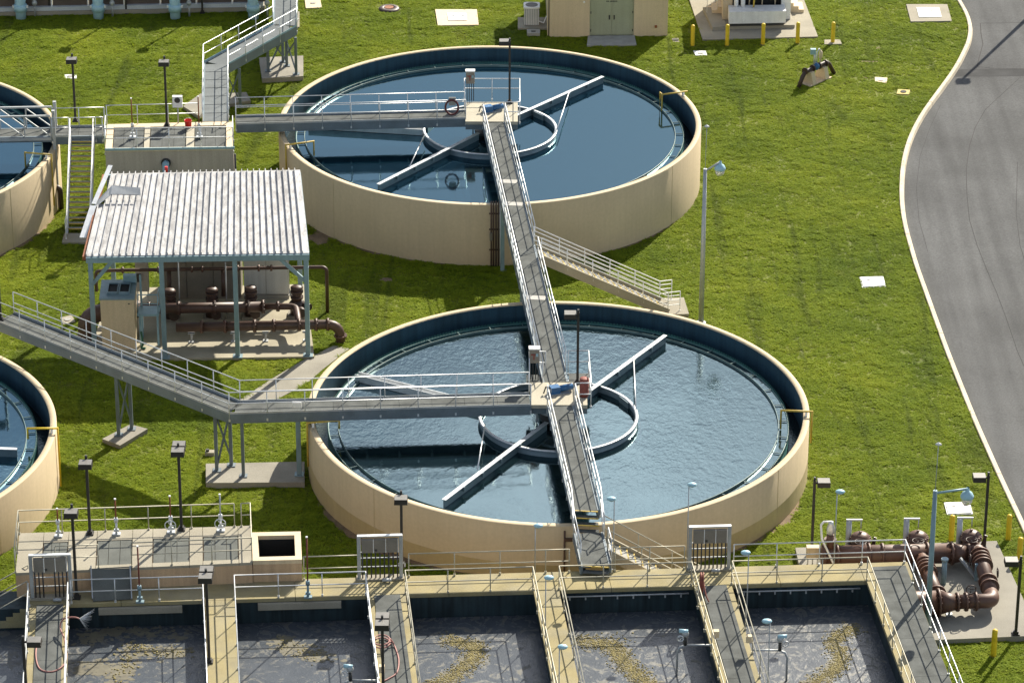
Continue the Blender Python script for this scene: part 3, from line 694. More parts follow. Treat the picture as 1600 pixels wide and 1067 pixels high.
# rack of electrical panels standing on the deck
def rack(label, u0, u1, v, miss=()):
    z = BZ; p, q = B(u0, v, z), B(u1, v, z); d = (q-p).normalized(); L = (q-p).length
    t = thing('panel_rack', label, 'electrical rack', lerp(p, q, .5), 'electrical racks on the basin deck')
    for e in (p+d*.06, q-d*.06): MB().beam(e, e+V((0, 0, 1.95)), .14, .12, (0, 1, 0)).obj('post', 'galv_dull', t)
    MB().beam(p+V((0, 0, 1.97)), q+V((0, 0, 1.97)), .16, .05).obj('top_beam', 'galv', t)
    for h in (.55, .95, 1.22): MB().beam(p+d*.13+V((0, .02, h)), q-d*.13+V((0, .02, h)), .035, .035).obj('strut', 'galv_dull', t)
    w_ = (L-.32)/3
    for i in range(3):
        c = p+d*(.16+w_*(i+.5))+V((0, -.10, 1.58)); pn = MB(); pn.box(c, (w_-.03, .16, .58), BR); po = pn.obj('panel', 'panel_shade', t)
        if i == 1: b = MB(); b.box(c+V((-.15, -.09, -.18)), (.1, .02, .1), BR); b.obj('switch', 'dark_metal', po)
        MB().box(c+d*(w_/2-.005)+V((0, -.06, 0)), (.025, .05, .6), BR).obj('hinge_strip', 'white_paint', po)
    for i in range(9):
        if i in miss: continue
        c = p+d*(.2+(L-.4)*i/8); MB().cyl(c+V((0, -.03, .02)), c+V((0, -.03, 1.3)), .03, 8).obj('conduit', 'conduit', t)
    MB().box(lerp(p, q, .5)+V((0, .02, .04)), (L+.1, .4, .07), BR).obj('plinth', 'concrete', t)
    b = MB(); b.cyl(lerp(p, q, .55)+V((0, -.3, .1)), lerp(p, q, .75)+V((0, -.32, .1)), .07, 10); b.obj('floodlight', 'galv_dull', t)
    return t
rack('electrical rack of three grey panels at the left end of the basins', -21.15, -19.5, VB-.95, (3, 4))
rack('electrical rack of three grey panels left of the sloping steps', -8.15, -6.35, VB-.12)
rack('electrical rack of three grey panels right of the cream-railed stair', 5.15, 6.85, VB-.12)

# ------------------------------------------------------------------ inlet chamber at the lower left
mat('cover_grey', (.115, .122, .112), .85, 0, spec=.12, var=.15, scale=1.5)
CZ = 3.93
cf = [V((-21.75, -16.2, 0)), V((-12.40, -15.28, 0)), V((-12.66, -12.2, 0)), V((-22.0, -12.9, 0))]
def C(s, t, z=CZ): p = lerp(lerp(cf[0], cf[1], s), lerp(cf[3], cf[2], s), t); p.z = z; return p
ch = thing('inlet_chamber', 'pinkish concrete inlet chamber with covered openings at lower left', 'chamber', C(.5, .5, 0))
def cpoly(s0, s1, t0, t1): return [C(s0, t0).xy, C(s1, t0).xy, C(s1, t1).xy, C(s0, t1).xy]
b = MB(); b.slab(cpoly(0, 1, 0, 1), -.3, CZ-.12); b.obj('wall', 'pink_wall', ch)
MASK_POLY.append([p[:2] for p in cf])
for s0, s1 in ((0, .105), (.215, .335), (.49, .575), (.735, .79), (.945, 1)): MB().slab(cpoly(s0, s1, 0, 1), CZ-.118, CZ).obj('roof_slab', 'concrete', ch)
for s0, s1 in ((.105, .215), (.335, .49), (.575, .735), (.79, .945)):
    MB().slab(cpoly(s0+.002, s1-.002, .74, 1), CZ-.116, CZ-.004).obj('roof_slab', 'concrete', ch)
    MB().slab(cpoly(s0+.002, s1-.002, 0, .10), CZ-.116, CZ-.004).obj('roof_slab', 'concrete', ch)
    n = 3
    for i in range(n): a, c = s0+.004+(s1-s0-.008)*i/n, s0+.004+(s1-s0-.008)*(i+1)/n; MB().slab(cpoly(a+.001, c-.001, .105, .735), CZ-.10, CZ-.03).obj('cover_plate', 'cover_grey', ch)

for pts in ([(.0, .02), (.0, .98), (.93, .98)], [(.96, .98), (1.0, .98), (1.0, .03), (.49, .03)], [(.35, .03), (.17, .03)]):
    railing(ch, [C(s, t) for s, t in pts], material='rail_yellowed', drop=.05, toe=False, sp=1.6)
# sloping metal plate from the chamber roof to the deck
p, q = C(.40, .02, CZ+.01), C(.405, -.30, BZ+.03)
w = thing('ramp', 'grey metal ramp leading off the pinkish chamber to the deck', 'ramp', (q.x, q.y, BZ))
MB().beam(p, q, 1.5, .05).obj('plate', 'cover_grey', w)
for sd in (-.78, .78): MB().beam(p+V((sd, 0, .06)), q+V((sd, 0, .06)), .05, .2).obj('stringer', 'galv_dull', w)
# lower box beside it with an open top
bf = [(-12.38, -15.22), (-10.42, -15.1), (-10.6, -12.75), (-12.6, -12.85)]
bx = thing('valve_box', 'cream concrete box with a dark square opening beside the pinkish chamber', 'box', (-11.5, -14, 0))
def ring_slab(outer, k0, z0, z1):
    c = sum((V((*p, 0)) for p in outer), V((0, 0, 0)))/4; inner = [tuple((V((*p, 0))*k0+c*(1-k0)).xy) for p in outer]
    b = MB(); vs = [(*p, z) for z in (z0, z1) for p in outer] + [(*p, z) for z in (z0, z1) for p in inner]
    fs = []
    for i in range(4):
        j = (i+1) % 4; fs += [(i, j, 4+j, 4+i), (8+j, 8+i, 12+i, 12+j), (4+i, 4+j, 12+j, 12+i), (i, 8+i, 8+j, j)]
    return b.add(vs, fs), inner
b, inner = ring_slab(bf, .76, -.3, CZ-.14); b.obj('wall', 'pink_wall', bx)
b, inner = ring_slab(bf, .74, CZ-.138, CZ+.04); b.obj('rim', 'cream', bx)
MB().slab(inner, 1.2, 1.3).obj('opening', 'dark_hole', bx)
b, inner2 = ring_slab(inner, .97, 1.31, CZ-.142); b.obj('shade_sleeve', 'dark_hole', bx)  # near-black sleeve and floor: the pit's shade put into the colour
MASK_POLY.append(bf)

def gate_valve(label, p, h, group, wheel=True, stem='rust', base='galv', k=1.):
    p = V(p); t = thing('gate_valve', label, 'gate valve', p, group)
    b = MB(); b.box(p+V((0, 0, .03)), (.32, .22, .06)); b.cyl(p+V((0, 0, .05)), p+V((0, 0, .6)), .055, 10, .045); b.box(p+V((0, 0, .2)), (.2, .14, .08)); b.obj('pedestal', base, t)
    b = MB(); b.cyl(p+V((0, 0, .58)), p+V((0, 0, .76)), .09, 12, .08); b.obj('gear_head', base, t)
    MB().cyl(p+V((0, 0, .75)), p+V((0, 0, h)), .032, 8).obj('stem_cover', stem, t)
    MB().cyl(p+V((0, 0, h)), p+V((0, 0, h+.05)), .045, 8).obj('cap', 'white_paint', t)
    if wheel:
        b = MB(); n = 20; pts = [p+V((.22*math.cos(2*math.pi*i/n), -.22, 0.45+.22*math.sin(2*math.pi*i/n))) for i in range(n+1)]; b.tube(pts, .018, 6)
        for i in range(3): a = i*2.094; b.tube([p+V((0, -.2, .45)), p+V((.22*math.cos(a), -.22, 0.45+.22*math.sin(a)))], .014, 6)
        b.tube([p+V((0, 0, .45)), p+V((0, -.22, .45))], .025, 6); b.obj('handwheel', 'white_paint', t)
    return t
GV = 'gate valves with rising stems'
gate_valve('gate valve on the pinkish chamber, leftmost of its back row', C(.17, .88), 1.25, GV, False)
gate_valve('gate valve on the pinkish chamber, second from left in its back row', C(.42, .88), 1.6, GV, False)
gate_valve('gate valve with white handwheel, left of the second wheel on the chamber', C(.655, .88), 1.65, GV)
gate_valve('gate valve with white handwheel at the right back of the chamber', C(.87, .88), 1.65, GV, True, 'galv_dull')
gate_valve('gate valve with tall brown stem on the basin deck below the chamber', B(-16.85, VF+.0), 2.5, GV, False, 'rust_red', 'blue_steel')
gate_valve('gate valve with tall brown stem on the deck by the square opening', B(-10.2, VF+.0), 2.7, GV, False, 'rust_red', 'blue_steel')

# hoses
def hose(label, pts, m='hose', r=.03):
    P = [V(p) for p in pts]; Q = []
    for i in range(len(P)-1):
        p0, p1, p2, p3 = P[max(0, i-1)], P[i], P[i+1], P[min(len(P)-1, i+2)]
        for k in range(6):
            t = k/6; Q.append(.5*((2*p1)+(p2-p0)*t+(2*p0-5*p1+4*p2-p3)*t*t+(3*p1-p0-3*p2+p3)*t*t*t))
    Q.append(P[-1]); zmin = min(q.z for q in Q)
    return MB().tube(Q, r, 8).obj('hose', m, None, (Q[0].x, Q[0].y, zmin), label, 'hose')
h = hose('pink hose looped over the left walkway spraying into the basin', [G(58, 1003, 3.06), G(56, 1025, 3.06), G(63, 1045, 3.06), G(85, 1048, 3.06), G(103, 1032, 3.10), G(101, 1000, 3.2), G(94, 980, 3.3), G(98, 968, 3.5), G(108, 964, 3.7), G(118, 964, 3.75), G(124, 966, 3.7)])
c0 = G(597, 1006, 3.07)
hose('pink hose coiled on the walkway behind the double lamp', [c0+V((.33*math.cos(a), .45*math.sin(a), .012*i)) for i, a in enumerate(np.linspace(0, 12.5, 22))] + [G(617, 1010, 3.07), G(623, 1030, 3.07), G(620, 1050, 3.07), G(606, 1060, 3.07), G(597, 1064, 3.07)])
c1 = B(5.32, -16.6, 3.75)
hose('dark red hose coiled over the rail at the wide grey walkway', [c1+V((.06*math.cos(a*.3)+.07, .35*math.cos(a), -.15+.42*math.sin(a))) for a in np.linspace(0, 19, 34)] + [B(5.5, -17.0, 3.3), B(5.6, -17.25, 3.08)], 'rust_red', .028)
# water fan from the hose nozzle
mat('spray', (.85, .88, .9), .5, var=0, fine=0)
sb = MB(); n0 = G(124, 966, 3.7)
for i in range(90):
    f = pr.random(); f = pr.choice([0, 1]) + pr.uniform(-.06, .06) if pr.random() < .35 else f
    e = G(148-11*f, 951+33*f, 3.0-.9*f); sb.tube([n0, lerp(n0, e, .5), lerp(n0, e, pr.uniform(.7, 1.05))], [.0035, .0028, .0012], 4, False)
sb.obj('spray', 'spray', None, n0, 'thin fan of water spraying from the pink hose', 'spray', None, 'stuff')

# low steps at the far left of the basins
t = thing('stair', 'low cream steps at the left end of the basin deck', 'stair', B(-21.9, -15.2, 2.25), 'stairs from the walkways')
for i in range(4): prism(-21.32-.28*(i+1), -21.32-.28*i+.02, VF+.02, VB-.02, 2.25, BZ-.17*(i+1)).obj('step', 'deck_concrete', t)
for v in (VF+.05, VB-.1): railing(t, [B(-21.25, v), B(-22.45, v, 2.3), B(-24.5, v, 2.3)], material='rail_yellowed', drop=.02, toe=False, sp=1.4)

# ------------------------------------------------------------------ concrete splitter box (upper left)
SZ = 3.95
sf = [V((-22.66, 27.66, 0)), V((-16.20, 27.95, 0)), V((-16.45, 31.40, 0)), V((-22.9, 30.95, 0))]
def Sp(s, t, z=SZ): p = lerp(lerp(sf[0], sf[1], s), lerp(sf[3], sf[2], s), t); p.z = z; return p
def spoly(s0, s1, t0, t1): return [Sp(s0, t0).xy, Sp(s1, t0).xy, Sp(s1, t1).xy, Sp(s0, t1).xy]
sb = thing('splitter_box', 'square grey concrete splitter box with railed top behind the shelter', 'chamber', Sp(.5, .5, 0))
MB().slab(spoly(0, 1, 0, 1), -.3, SZ-.17).obj('wall', 'grey_wall', sb)
MASK_POLY.append([p[:2] for p in sf])
for s0, s1, t0, t1, m in ((0, .055, 0, 1, 'cream'), (.945, 1, 0, 1, 'cream'), (.055, .945, .86, 1, 'cream'), (.055, .945, 0, .03, 'cream'), (.30, .345, .03, .86, 'white_slab'), (.63, .695, .03, .86, 'white_slab')):
    MB().slab(spoly(s0+.001, s1-.001, t0, t1), SZ-.168, SZ).obj('roof_slab', m, sb)
for s0, s1 in ((.055, .30), (.345, .63), (.695, .945)):
    n = 3
    for i in range(n): a, c = s0+.004+(s1-s0-.008)*i/n, s0+.004+(s1-s0-.008)*(i+1)/n; MB().slab(spoly(a+.001, c-.001, .035, .855), SZ-.16, SZ-.06).obj('grating', 'deck_grating', sb)
for pts in ([(0, .55), (0, .02), (1, .02), (1, .45)], [(0, .98), (.73, .98)]):
    railing(sb, [Sp(*q) for q in pts], drop=.35, toe=False, sp=1.65)
MB().beam(Sp(0, -.015, SZ-.02), Sp(1.01, -.015, SZ-.02), .06, .12).obj('edge_angle', 'pale_blue', sb)
b = MB(); p = Sp(.47, -.012, 3.15); b.tube([p+V((0, .1, 0)), p+V((0, -.25, 0)), p+V((.02, -.45, -.25)), p+V((.03, -.5, -.6)), p+V((.03, -.5, -3.0))], .17, 14); b.obj('drop_pipe', 'pale_blue', sb)
b = MB(); b.lathe(Sp(.47, -.03, 3.15), [(.17, 0), (.27, 0)], 16); b = MB(); b.cyl(p+V((0, .02, 0)), p+V((0, -.06, 0)), .25, 16); b.obj('flange', 'dark_metal', sb)
b = MB(); b.cyl(Sp(1.012, .05, 0), Sp(1.012, .05, 3.5), .05, 8); b.obj('down_pipe', 'conduit', sb)
gate_valve('gate valve with orange stem on the splitter box, left of the dark lamp', Sp(.21, .45), 2.1, GV, False, 'rust', 'galv')
gate_valve('gate valve with orange stem on the splitter box beside the walkway', Sp(.735, .40), 2.2, GV, False, 'rust', 'galv')
# control box, bucket
p = Sp(.565, .98); t = thing('control_box', 'white control box with round dial on a post behind the splitter box', 'control box', p)
MB().cyl(p, p+V((0, 0, .95)), .035, 8).obj('post', 'galv_dull', t); MB().box(p+V((0, 0, 1.2)), (.5, .22, .6)).obj('case', 'white_paint', t)
b = MB(); b.cyl(p+V((0, -.11, 1.3)), p+V((0, -.125, 1.3)), .15, 16); b.obj('dial', 'dark_metal', t)
p = Sp(.645, .80); t = thing('bucket', 'red plastic bucket standing on the splitter box', 'bucket', p)
MB().lathe(p, [(0, .012), (.15, .012), (.19, .36), (.205, .37), (.205, .40), (.19, .40), (.175, .36), (.14, .03), (0, .03)], 20).obj('pail', 'red', t)
b = MB(); b.tube([p+V((.2*math.cos(a), -.02, .38+.16*math.sin(a))) for a in np.linspace(0, math.pi, 9)], .008, 5); b.obj('handle', 'galv', t)

# ------------------------------------------------------------------ walkway west of the splitter box, truss bridge, steep stair
w = thing('walkway', 'short level walkway joining the splitter box and left truss bridge', 'walkway', (-24, 30.2, DZ), 'raised walkways')
LW = [V((-22.95, 30.0, DZ)), V((-25.55, 29.85, DZ))]
walkway(w, LW, 1.1, 1.3, .44)
railing(w, offset_path(LW, -.62), drop=.3); railing(w, [V((-24.65, 29.2, DZ)), V((-25.5, 29.15, DZ))], drop=.3); railing(w, [V((-22.95, 29.3, DZ)), V((-23.3, 29.28, DZ))], drop=.3, sp=.6)
w = thing('walkway', 'truss sided bridge walkway entering the tank at upper left', 'walkway', (-29, 30, DZ), 'raised walkways')
TW = [V((-25.6, 29.85, DZ)), V((-36.3, 29.2, DZ))]
walkway(w, TW, 1.05, 1.5, .3)
for sd in (-.62, .62):
    o = offset_path(TW, sd); a, c = o; b = MB(); n = 8
    b.beam(a+V((0, 0, 1.15)), c+V((0, 0, 1.15)), .09, .09); b.beam(a+V((0, 0, -.1)), c+V((0, 0, -.1)), .09, .16); b.obj('chord', 'galv_dull', w)
    for i in range(n+1): p = lerp(a, c, i/n); MB().beam(p, p+V((0, 0, 1.12)), .06, .06).obj('post', 'galv_dull', w)
    for i in range(n):
        p, q = lerp(a, c, i/n), lerp(a, c, (i+1)/n); MB().beam(p+V((0, 0, .0 if i % 1 == 0 else 1.1)), q+V((0, 0, 1.1)), .05, .05).obj('diagonal', 'galv_dull', w)
for sd in (-.62, .62):
    p = offset_path(TW, sd)[0]+V((.15, 0, 0)); MB().beam(p-V((0, 0, 3.95)), p+V((0, 0, 1.45)), .16, .16).obj('leg', 'galv_dull', w)
t = stair('steep open metal stair facing the camera left of the shelter', (-24.0, 29.3, DZ), (-23.95, 25.6, .16), 1.08, 19, 'white_paint', 'galv', 'yellow_dull', skirt=.16, top_run=0, mids=(.5,))
for o in list(t.children):
    if o.name.startswith('riser'): bpy.data.objects.remove(o)
pad('small concrete pad at the foot of the steep metal stair', [V((-24.7, 24.6, 0)), V((-23.2, 24.6, 0)), V((-23.2, 25.7, 0)), V((-24.7, 25.7, 0))], .15, 'concrete')

# ------------------------------------------------------------------ bent walkway north of the splitter box
Z2 = 3.0
mat('deck_light', (.135, .15, .155), .85, .0, spec=.15, var=.14, scale=1.5)
mat('cupboard_door', (.50, .51, .50), .5, .05, var=.06, scale=1, streak=.12)
UW = [V((-17.35, 31.35, DZ)), V((-18.15, 42.0, Z2)), V((-14.75, 47.9, Z2)), V((-15.4, 62, Z2))]
w = thing('walkway', 'bent walkway climbing from splitter box towards the top edge', 'walkway', UW[0], 'raised walkways')
walkway(w, UW, 1.15, 1.6, .5, 'deck_light')
for d in (.66, -.66): railing(w, offset_path(UW, d), drop=.35, sp=1.9, toe_mat='pale_blue')
trestle(w, (-15.75, 47.9), (-14.75, 48.7), 2.5, .3, None); trestle(w, (-14.15, 47.4), (-15.0, 49.3), 2.5, .3, None)
trestle(w, (-17.7, 42.3), (-16.95, 42.6), 2.5, .25, None)
pad('square concrete footing pad with four braced legs at upper left', [(405, 98), (474, 95), (474, 127), (410, 131)], .3)
pad('concrete footing pad in shade right of the light grey walkway', [(352, 152), (385, 150), (392, 163), (352, 170)], .22)
pad('pale concrete pad left of the light grey walkway by control box', [(286, 172), (314, 152), (332, 160), (312, 188)], .22)

# ------------------------------------------------------------------ pump shelter
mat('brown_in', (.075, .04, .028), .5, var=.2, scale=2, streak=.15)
mat('floor_cream', (.36, .33, .25), .85, var=.16, scale=.8, fine=.1, spec=.15)
sh = thing('pump_shelter', 'open pump shelter with white ribbed metal roof and blue columns', 'shelter', (-16.8, 15.5, .2))
RF = [V((-21.75, 10.72, 5.62)), V((-11.45, 11.15, 5.62)), V((-12.28, 19.15, 6.42)), V((-21.6, 18.6, 6.42))]
def Rf(s, t, dz=0.): p = lerp(lerp(RF[0], RF[1], s), lerp(RF[3], RF[2], s), t); return p+V((0, 0, dz))
def mat_roof():
    m = bpy.data.materials.new('roof_sheet'); m.use_nodes = True; MATS['roof_sheet'] = m
    n, l = m.node_tree.nodes, m.node_tree.links; b = n['Principled BSDF']; g = n.new('ShaderNodeNewGeometry')
    def noise(sc, det, st=(1, 1, 1), rough=.6):
        mpn = n.new('ShaderNodeMapping'); mpn.inputs['Scale'].default_value = st; l.new(g.outputs['Position'], mpn.inputs[0])
        t = n.new('ShaderNodeTexNoise'); t.inputs['Scale'].default_value = sc; t.inputs['Detail'].default_value = det; t.inputs['Roughness'].default_value = rough; l.new(mpn.outputs[0], t.inputs['Vector']); return t.outputs[0]
    r = n.new('ShaderNodeValToRGB'); e = r.color_ramp.elements; e[0].position = .36; e[0].color = (.29, .29, .295, 1); e[1].position = .62; e[1].color = (.56, .56, .56, 1)
    oi = n.new('ShaderNodeObjectInfo'); tone = n.new('ShaderNodeMapRange'); tone.inputs['To Min'].default_value = -.06; tone.inputs['To Max'].default_value = .06; l.new(oi.outputs['Random'], tone.inputs[0])
    ad = n.new('ShaderNodeMath'); l.new(noise(2.6, 8, (1.6, .55, 1), .72), ad.inputs[0]); l.new(tone.outputs[0], ad.inputs[1]); l.new(ad.outputs[0], r.inputs[0]); l.new(r.outputs[0], b.inputs['Base Color'])
    b.inputs['Specular IOR Level'].default_value = .25; b.inputs['Roughness'].default_value = .7
    bn = n.new('ShaderNodeBump'); bn.inputs['Strength'].default_value = .35; bn.inputs['Distance'].default_value = .03; l.new(noise(1.4, 3, (1, 1, 1)), bn.inputs['Height']); l.new(bn.outputs[0], b.inputs['Normal'])
mat_roof()
NP = 33
for i in range(NP):                                      # one ribbed sheet after the other
    s0, s1 = i/NP, (i+1)/NP; t1 = 1.0; t0 = 0.
    if i == 0: t1 = .62
    a, c, d, e = Rf(s0, t0), Rf(s1, t0), Rf(s1, t1), Rf(s0, t1); b = MB(); dz = random.uniform(-.006, .006)
    up = [V((0, 0, dz))]*4; b.slabz([a+up[0], c+up[0], d+up[0], e+up[0]], .02)
    for p, q in ((a, e),): b.beam(p+V((.02, 0, .05+dz)), q+V((.02, 0, .05+dz)), .04, .12)
    ro = b.obj('roof_panel', 'roof_sheet', sh)
# torn sheet folded back over the left corner
b = MB(); P = [Rf(-.02, .62, .05), Rf(.06, .72, .55), Rf(.20, .70, .48), Rf(.205, .655, .30), Rf(.06, .66, .34), Rf(-.02, .55, .02)]
b.add(P, [(0, 1, 4, 5), (1, 2, 3, 4)]); b.add([p-V((0, 0, .03)) for p in P], [(5, 4, 1, 0), (4, 3, 2, 1)]); b.obj('torn_sheet', 'galv_dull', sh, label='bent sheet torn off the roof corner')
b = MB(); b.beam(Rf(-.02, .60, .1), Rf(.03, .97, .55), .22, .02); b.beam(Rf(-.02, .58, .1), Rf(-.045, .30, -.35), .30, .02); b.obj('torn_sheet', 'galv', sh, label='twisted loose roof edging')
b = MB(); b.beam(Rf(-.008, 0, -.12), Rf(-.008, 1, -.12), .16, .2); b.obj('edge_beam', 'rust', sh, label='rusty edge beam')
b = MB(); b.beam(Rf(-.0, -.004, -.17), Rf(1, -.004, -.17), .16, .28); b.obj('front_beam', 'blue_steel', sh)
MB().beam(Rf(0, .995, -.17), Rf(1, .995, -.17), .16, .26).obj('back_beam', 'blue_steel', sh)
MB().beam(Rf(.995, 0.02, -.17), Rf(.995, .98, -.17), .14, .26).obj('edge_beam', 'blue_steel', sh)
for t_ in (.25, .5, .75): MB().beam(Rf(.01, t_, -.12), Rf(.99, t_, -.12), .1, .16).obj('purlin', 'blue_steel', sh)
for s_ in (.018, .335, .665, .985):
    for t_ in (.004, .97):
        p = Rf(s_, t_); zb = gz(p.y)+.12; b = MB(); b.beam(V((p.x, p.y, zb)), V((p.x, p.y, p.z-.32)), .21, .21); b.box((p.x, p.y, zb+.02), (.45, .42, .05)); b.box((p.x, p.y, p.z-.75), (.235, .235, .04)); b.obj('column', 'blue_steel', sh)
for s_, e_ in ((.018, .115), (.985, .87)):
    p, q = Rf(s_, .004), Rf(e_, .004); MB().beam(V((p.x, p.y, p.z-1.5)), V((q.x, q.y, q.z-.3)), .13, .16).obj('knee_brace', 'blue_steel', sh)
fl = [Rf(-.012, -.015).xy, Rf(1.012, -.015).xy, Rf(1.012, 1.0).xy, Rf(-.012, 1.0).xy]
MB().slab(fl, -.3, .36).obj('floor_slab', 'floor_cream', None, (-16.8, 15.5, .2), 'concrete floor slab under the ribbed pump shelter', 'slab'); MASK_POLY.append([tuple(p) for p in fl])
FZ = .36

def pipe(t, pts, r, m='brown_pipe', name='pipe', n=16, bend=None):
    """pipe run with rounded elbows"""
    P = [V(p) for p in pts]; bend = bend or r*2.4; Q = [P[0]]
    for i in range(1, len(P)-1):
        a, c, d = P[i-1], P[i], P[i+1]; u, v = (a-c), (d-c); k = min(bend, u.length*.48, v.length*.48); u.normalize(); v.normalize()
        for j in range(7):
            f = j/6; Q.append((c+u*k)*(1-f)**2 + c*2*f*(1-f) + (c+v*k)*f*f)
    Q.append(P[-1]); return MB().tube(Q, r, n).obj(name, m, t)
def flange(t, p, d, r, m='brown_pipe', th=.09, bolts=10):
    p, d = V(p), V(d).normalized(); b = MB(); b.cyl(p-d*th/2, p+d*th/2, r, 20)
    f = b.obj('flange', m, t); u = d.cross(V((0, 0, 1)))
    if u.length < .1: u = V((1, 0, 0))
    u.normalize(); w_ = d.cross(u); b = MB()
    for i in range(bolts): a = 2*math.pi*i/bolts; c = p+(u*math.cos(a)+w_*math.sin(a))*r*.86; b.cyl(c-d*th*.95, c+d*th*.95, .028, 6)
    b.obj('bolts', m, f, kind='stuff'); return f
def pipe_stand(t, p, h, m='blue_steel'): p = V(p); b = MB(); b.cyl(p, p+V((0, 0, h)), .05, 8); b.box(p+V((0, 0, .02)), (.25, .25, .04)); b.box(p+V((0, 0, h)), (.3, .18, .05)); b.obj('pipe_stand', m, t)
# suction header, front
t = thing('pipe_header', 'long low brown pipe header with elbow turning down outside the shelter', 'pipe', (-14, 12.9, FZ))
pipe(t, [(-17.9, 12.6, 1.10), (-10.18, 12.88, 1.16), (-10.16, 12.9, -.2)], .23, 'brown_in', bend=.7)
for x in (-16.7, -15.6, -14.2, -13.3, -12.1, -11.3, -10.75): flange(t, (x, 12.6+.036*(x+17.9), 1.10+.008*(x+17.9)), (1, .036, 0), .31)
flange(t, (-10.16, 12.9, .55), (0, 0, 1), .31)
for x in (-17.2, -15.2, -13.7, -11.8): pipe_stand(t, (x, 12.55+.036*(x+17.9), FZ), .45, 'galv_dull')
# discharge header, behind
t = thing('pipe_header', 'thick brown pipe header behind the low one inside the shelter', 'pipe', (-16, 14.1, FZ))
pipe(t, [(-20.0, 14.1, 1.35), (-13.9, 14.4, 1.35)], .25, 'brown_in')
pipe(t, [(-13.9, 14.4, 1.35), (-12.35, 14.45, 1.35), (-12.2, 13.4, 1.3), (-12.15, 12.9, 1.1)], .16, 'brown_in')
for x in (-19.3, -17.9, -16.2, -14.6, -13.9, -13.2): flange(t, (x, 14.1+.049*(x+20), 1.35), (1, .049, 0), .34 if x < -13.8 else .25, 'brown_in')
def pump(label, x, y, kind=0):
    t = thing('pump', label, 'pump', (x, y, FZ), 'brown pumps and valves inside the shelter')
    b = MB(); b.cyl((x, y, FZ+.1), (x, y, FZ+.7), .34, 16); b.ellipsoid((x, y, FZ+.55), (.42, .34, .38), 14, 8); b.obj('casing', 'brown_dark', t)
    b = MB(); b.box((x, y, FZ+.06), (.9, .7, .12)); b.obj('base_plate', 'grey_pad', t)
    MB().cyl((x, y, FZ+.7), (x, y, FZ+1.45), .22, 14).obj('riser', 'brown_in', t)
    flange(t, (x, y, FZ+1.0), (0, 0, 1), .31, 'brown_in'); flange(t, (x, y, FZ+1.3), (0, 0, 1), .31, 'brown_in')
    b = MB(); b.lathe((x, y, FZ+1.45), [(.0, .16), (.2, .14), (.3, .06), (.3, 0), (.22, 0)], 18); b.obj('cover', 'brown_in', t)
    b = MB(); b.cyl((x+.3, y-.1, FZ+.6), (x+.65, y-.35, FZ+.62), .16, 12); b.cyl((x+.2, y-.45, FZ+.5), (x+.25, y-.8, FZ+.5), .2, 12, .24); b.obj('motor', 'brown_dark', t)
    n = 14; cpt = V((x-.15, y-.5, FZ+.75)); b = MB(); b.tube([cpt+V((.2*math.cos(2*math.pi*i/n), 0, .2*math.sin(2*math.pi*i/n))) for i in range(n+1)], .018, 5); b.obj('handwheel', 'brown_dark', t)
pump('brown pump under the roof, leftmost of the four', -18.4, 15.10); pump('brown pump under the roof, second from the left', -16.4, 15.25); pump('brown pump under the roof, third from the left', -14.55, 15.40); pump('brown pump under the roof, rightmost by the white cupboard', -12.35, 15.50)
# small overhead pipe line
t = thing('pipe_line', 'thin brown overhead pipe line across the back of the shelter', 'pipe', (-16, 16.2, FZ))
pipe(t, [(-22.0, 16.0, 1.4), (-22.0, 16.0, 2.45), (-21.2, 16.0, 2.5), (-11.1, 16.45, 2.5), (-10.95, 16.4, 2.4), (-10.95, 16.4, 0)], .085, 'brown_in', n=10)
for x in (-20.7, -19.0, -17.4, -16.9, -15.2, -14.2, -13.6): flange(t, (x, 16.0+.0445*(x+21.2), 2.5), (1, .0445, 0), .16, bolts=0, th=.1)
for x in (-18.5, -15.9): pipe(t, [(x, 16.15, 2.45), (x, 15.9, 1.2)], .11, 'brown_in', n=10)
for x in (-17.95, -15.7): b = MB(); b.cyl((x, 15.2, FZ), (x, 15.2, 3.3), .03, 8); b.obj('hanger_rod', 'galv_dull', t)
# big elbow at the left
t = thing('pipe_elbow', 'thick brown pipe elbow rising beside the left shelter column', 'pipe', (-22.2, 13.2, .2))
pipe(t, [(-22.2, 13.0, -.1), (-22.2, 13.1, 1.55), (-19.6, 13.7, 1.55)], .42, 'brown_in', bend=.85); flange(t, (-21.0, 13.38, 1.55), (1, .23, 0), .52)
flange(t, (-22.2, 13.05, .35), (0, 0, 1), .52)
# tan block with open top
t = thing('blower_cabinet', 'tall tan cabinet with dark open hatches on its blue top', 'cabinet', (-20.55, 12.8, FZ))
MB().slab([(-21.32, 11.72), (-19.75, 11.75), (-19.83, 13.82), (-21.42, 13.8)], FZ, 2.92).obj('case', 'bldg_wall', t)
MB().slab([(-21.36, 11.69), (-19.71, 11.72), (-19.79, 13.85), (-21.46, 13.83)], 2.925, 3.0).obj('lid', 'blue_steel', t)
for x0 in (-21.05, -20.5):
    b, inn = ring_slab([(x0, 12.2), (x0+.5, 12.2), (x0+.48, 13.35), (x0-.02, 13.35)], .86, 3.0, 3.1); h_ = b.obj('hatch_frame', 'blue_steel', t); MB().slab(inn, 3.002, 3.02).obj('opening', 'dark_hole', h_)
MB().box((-20.1, 13.6, 3.2), (.6, .3, .36)).obj('vent_box', 'pale_blue', t)
MB().box((-19.98, 11.73, 2.72), (.09, .02, .05)).obj('vent', 'dark_metal', t)
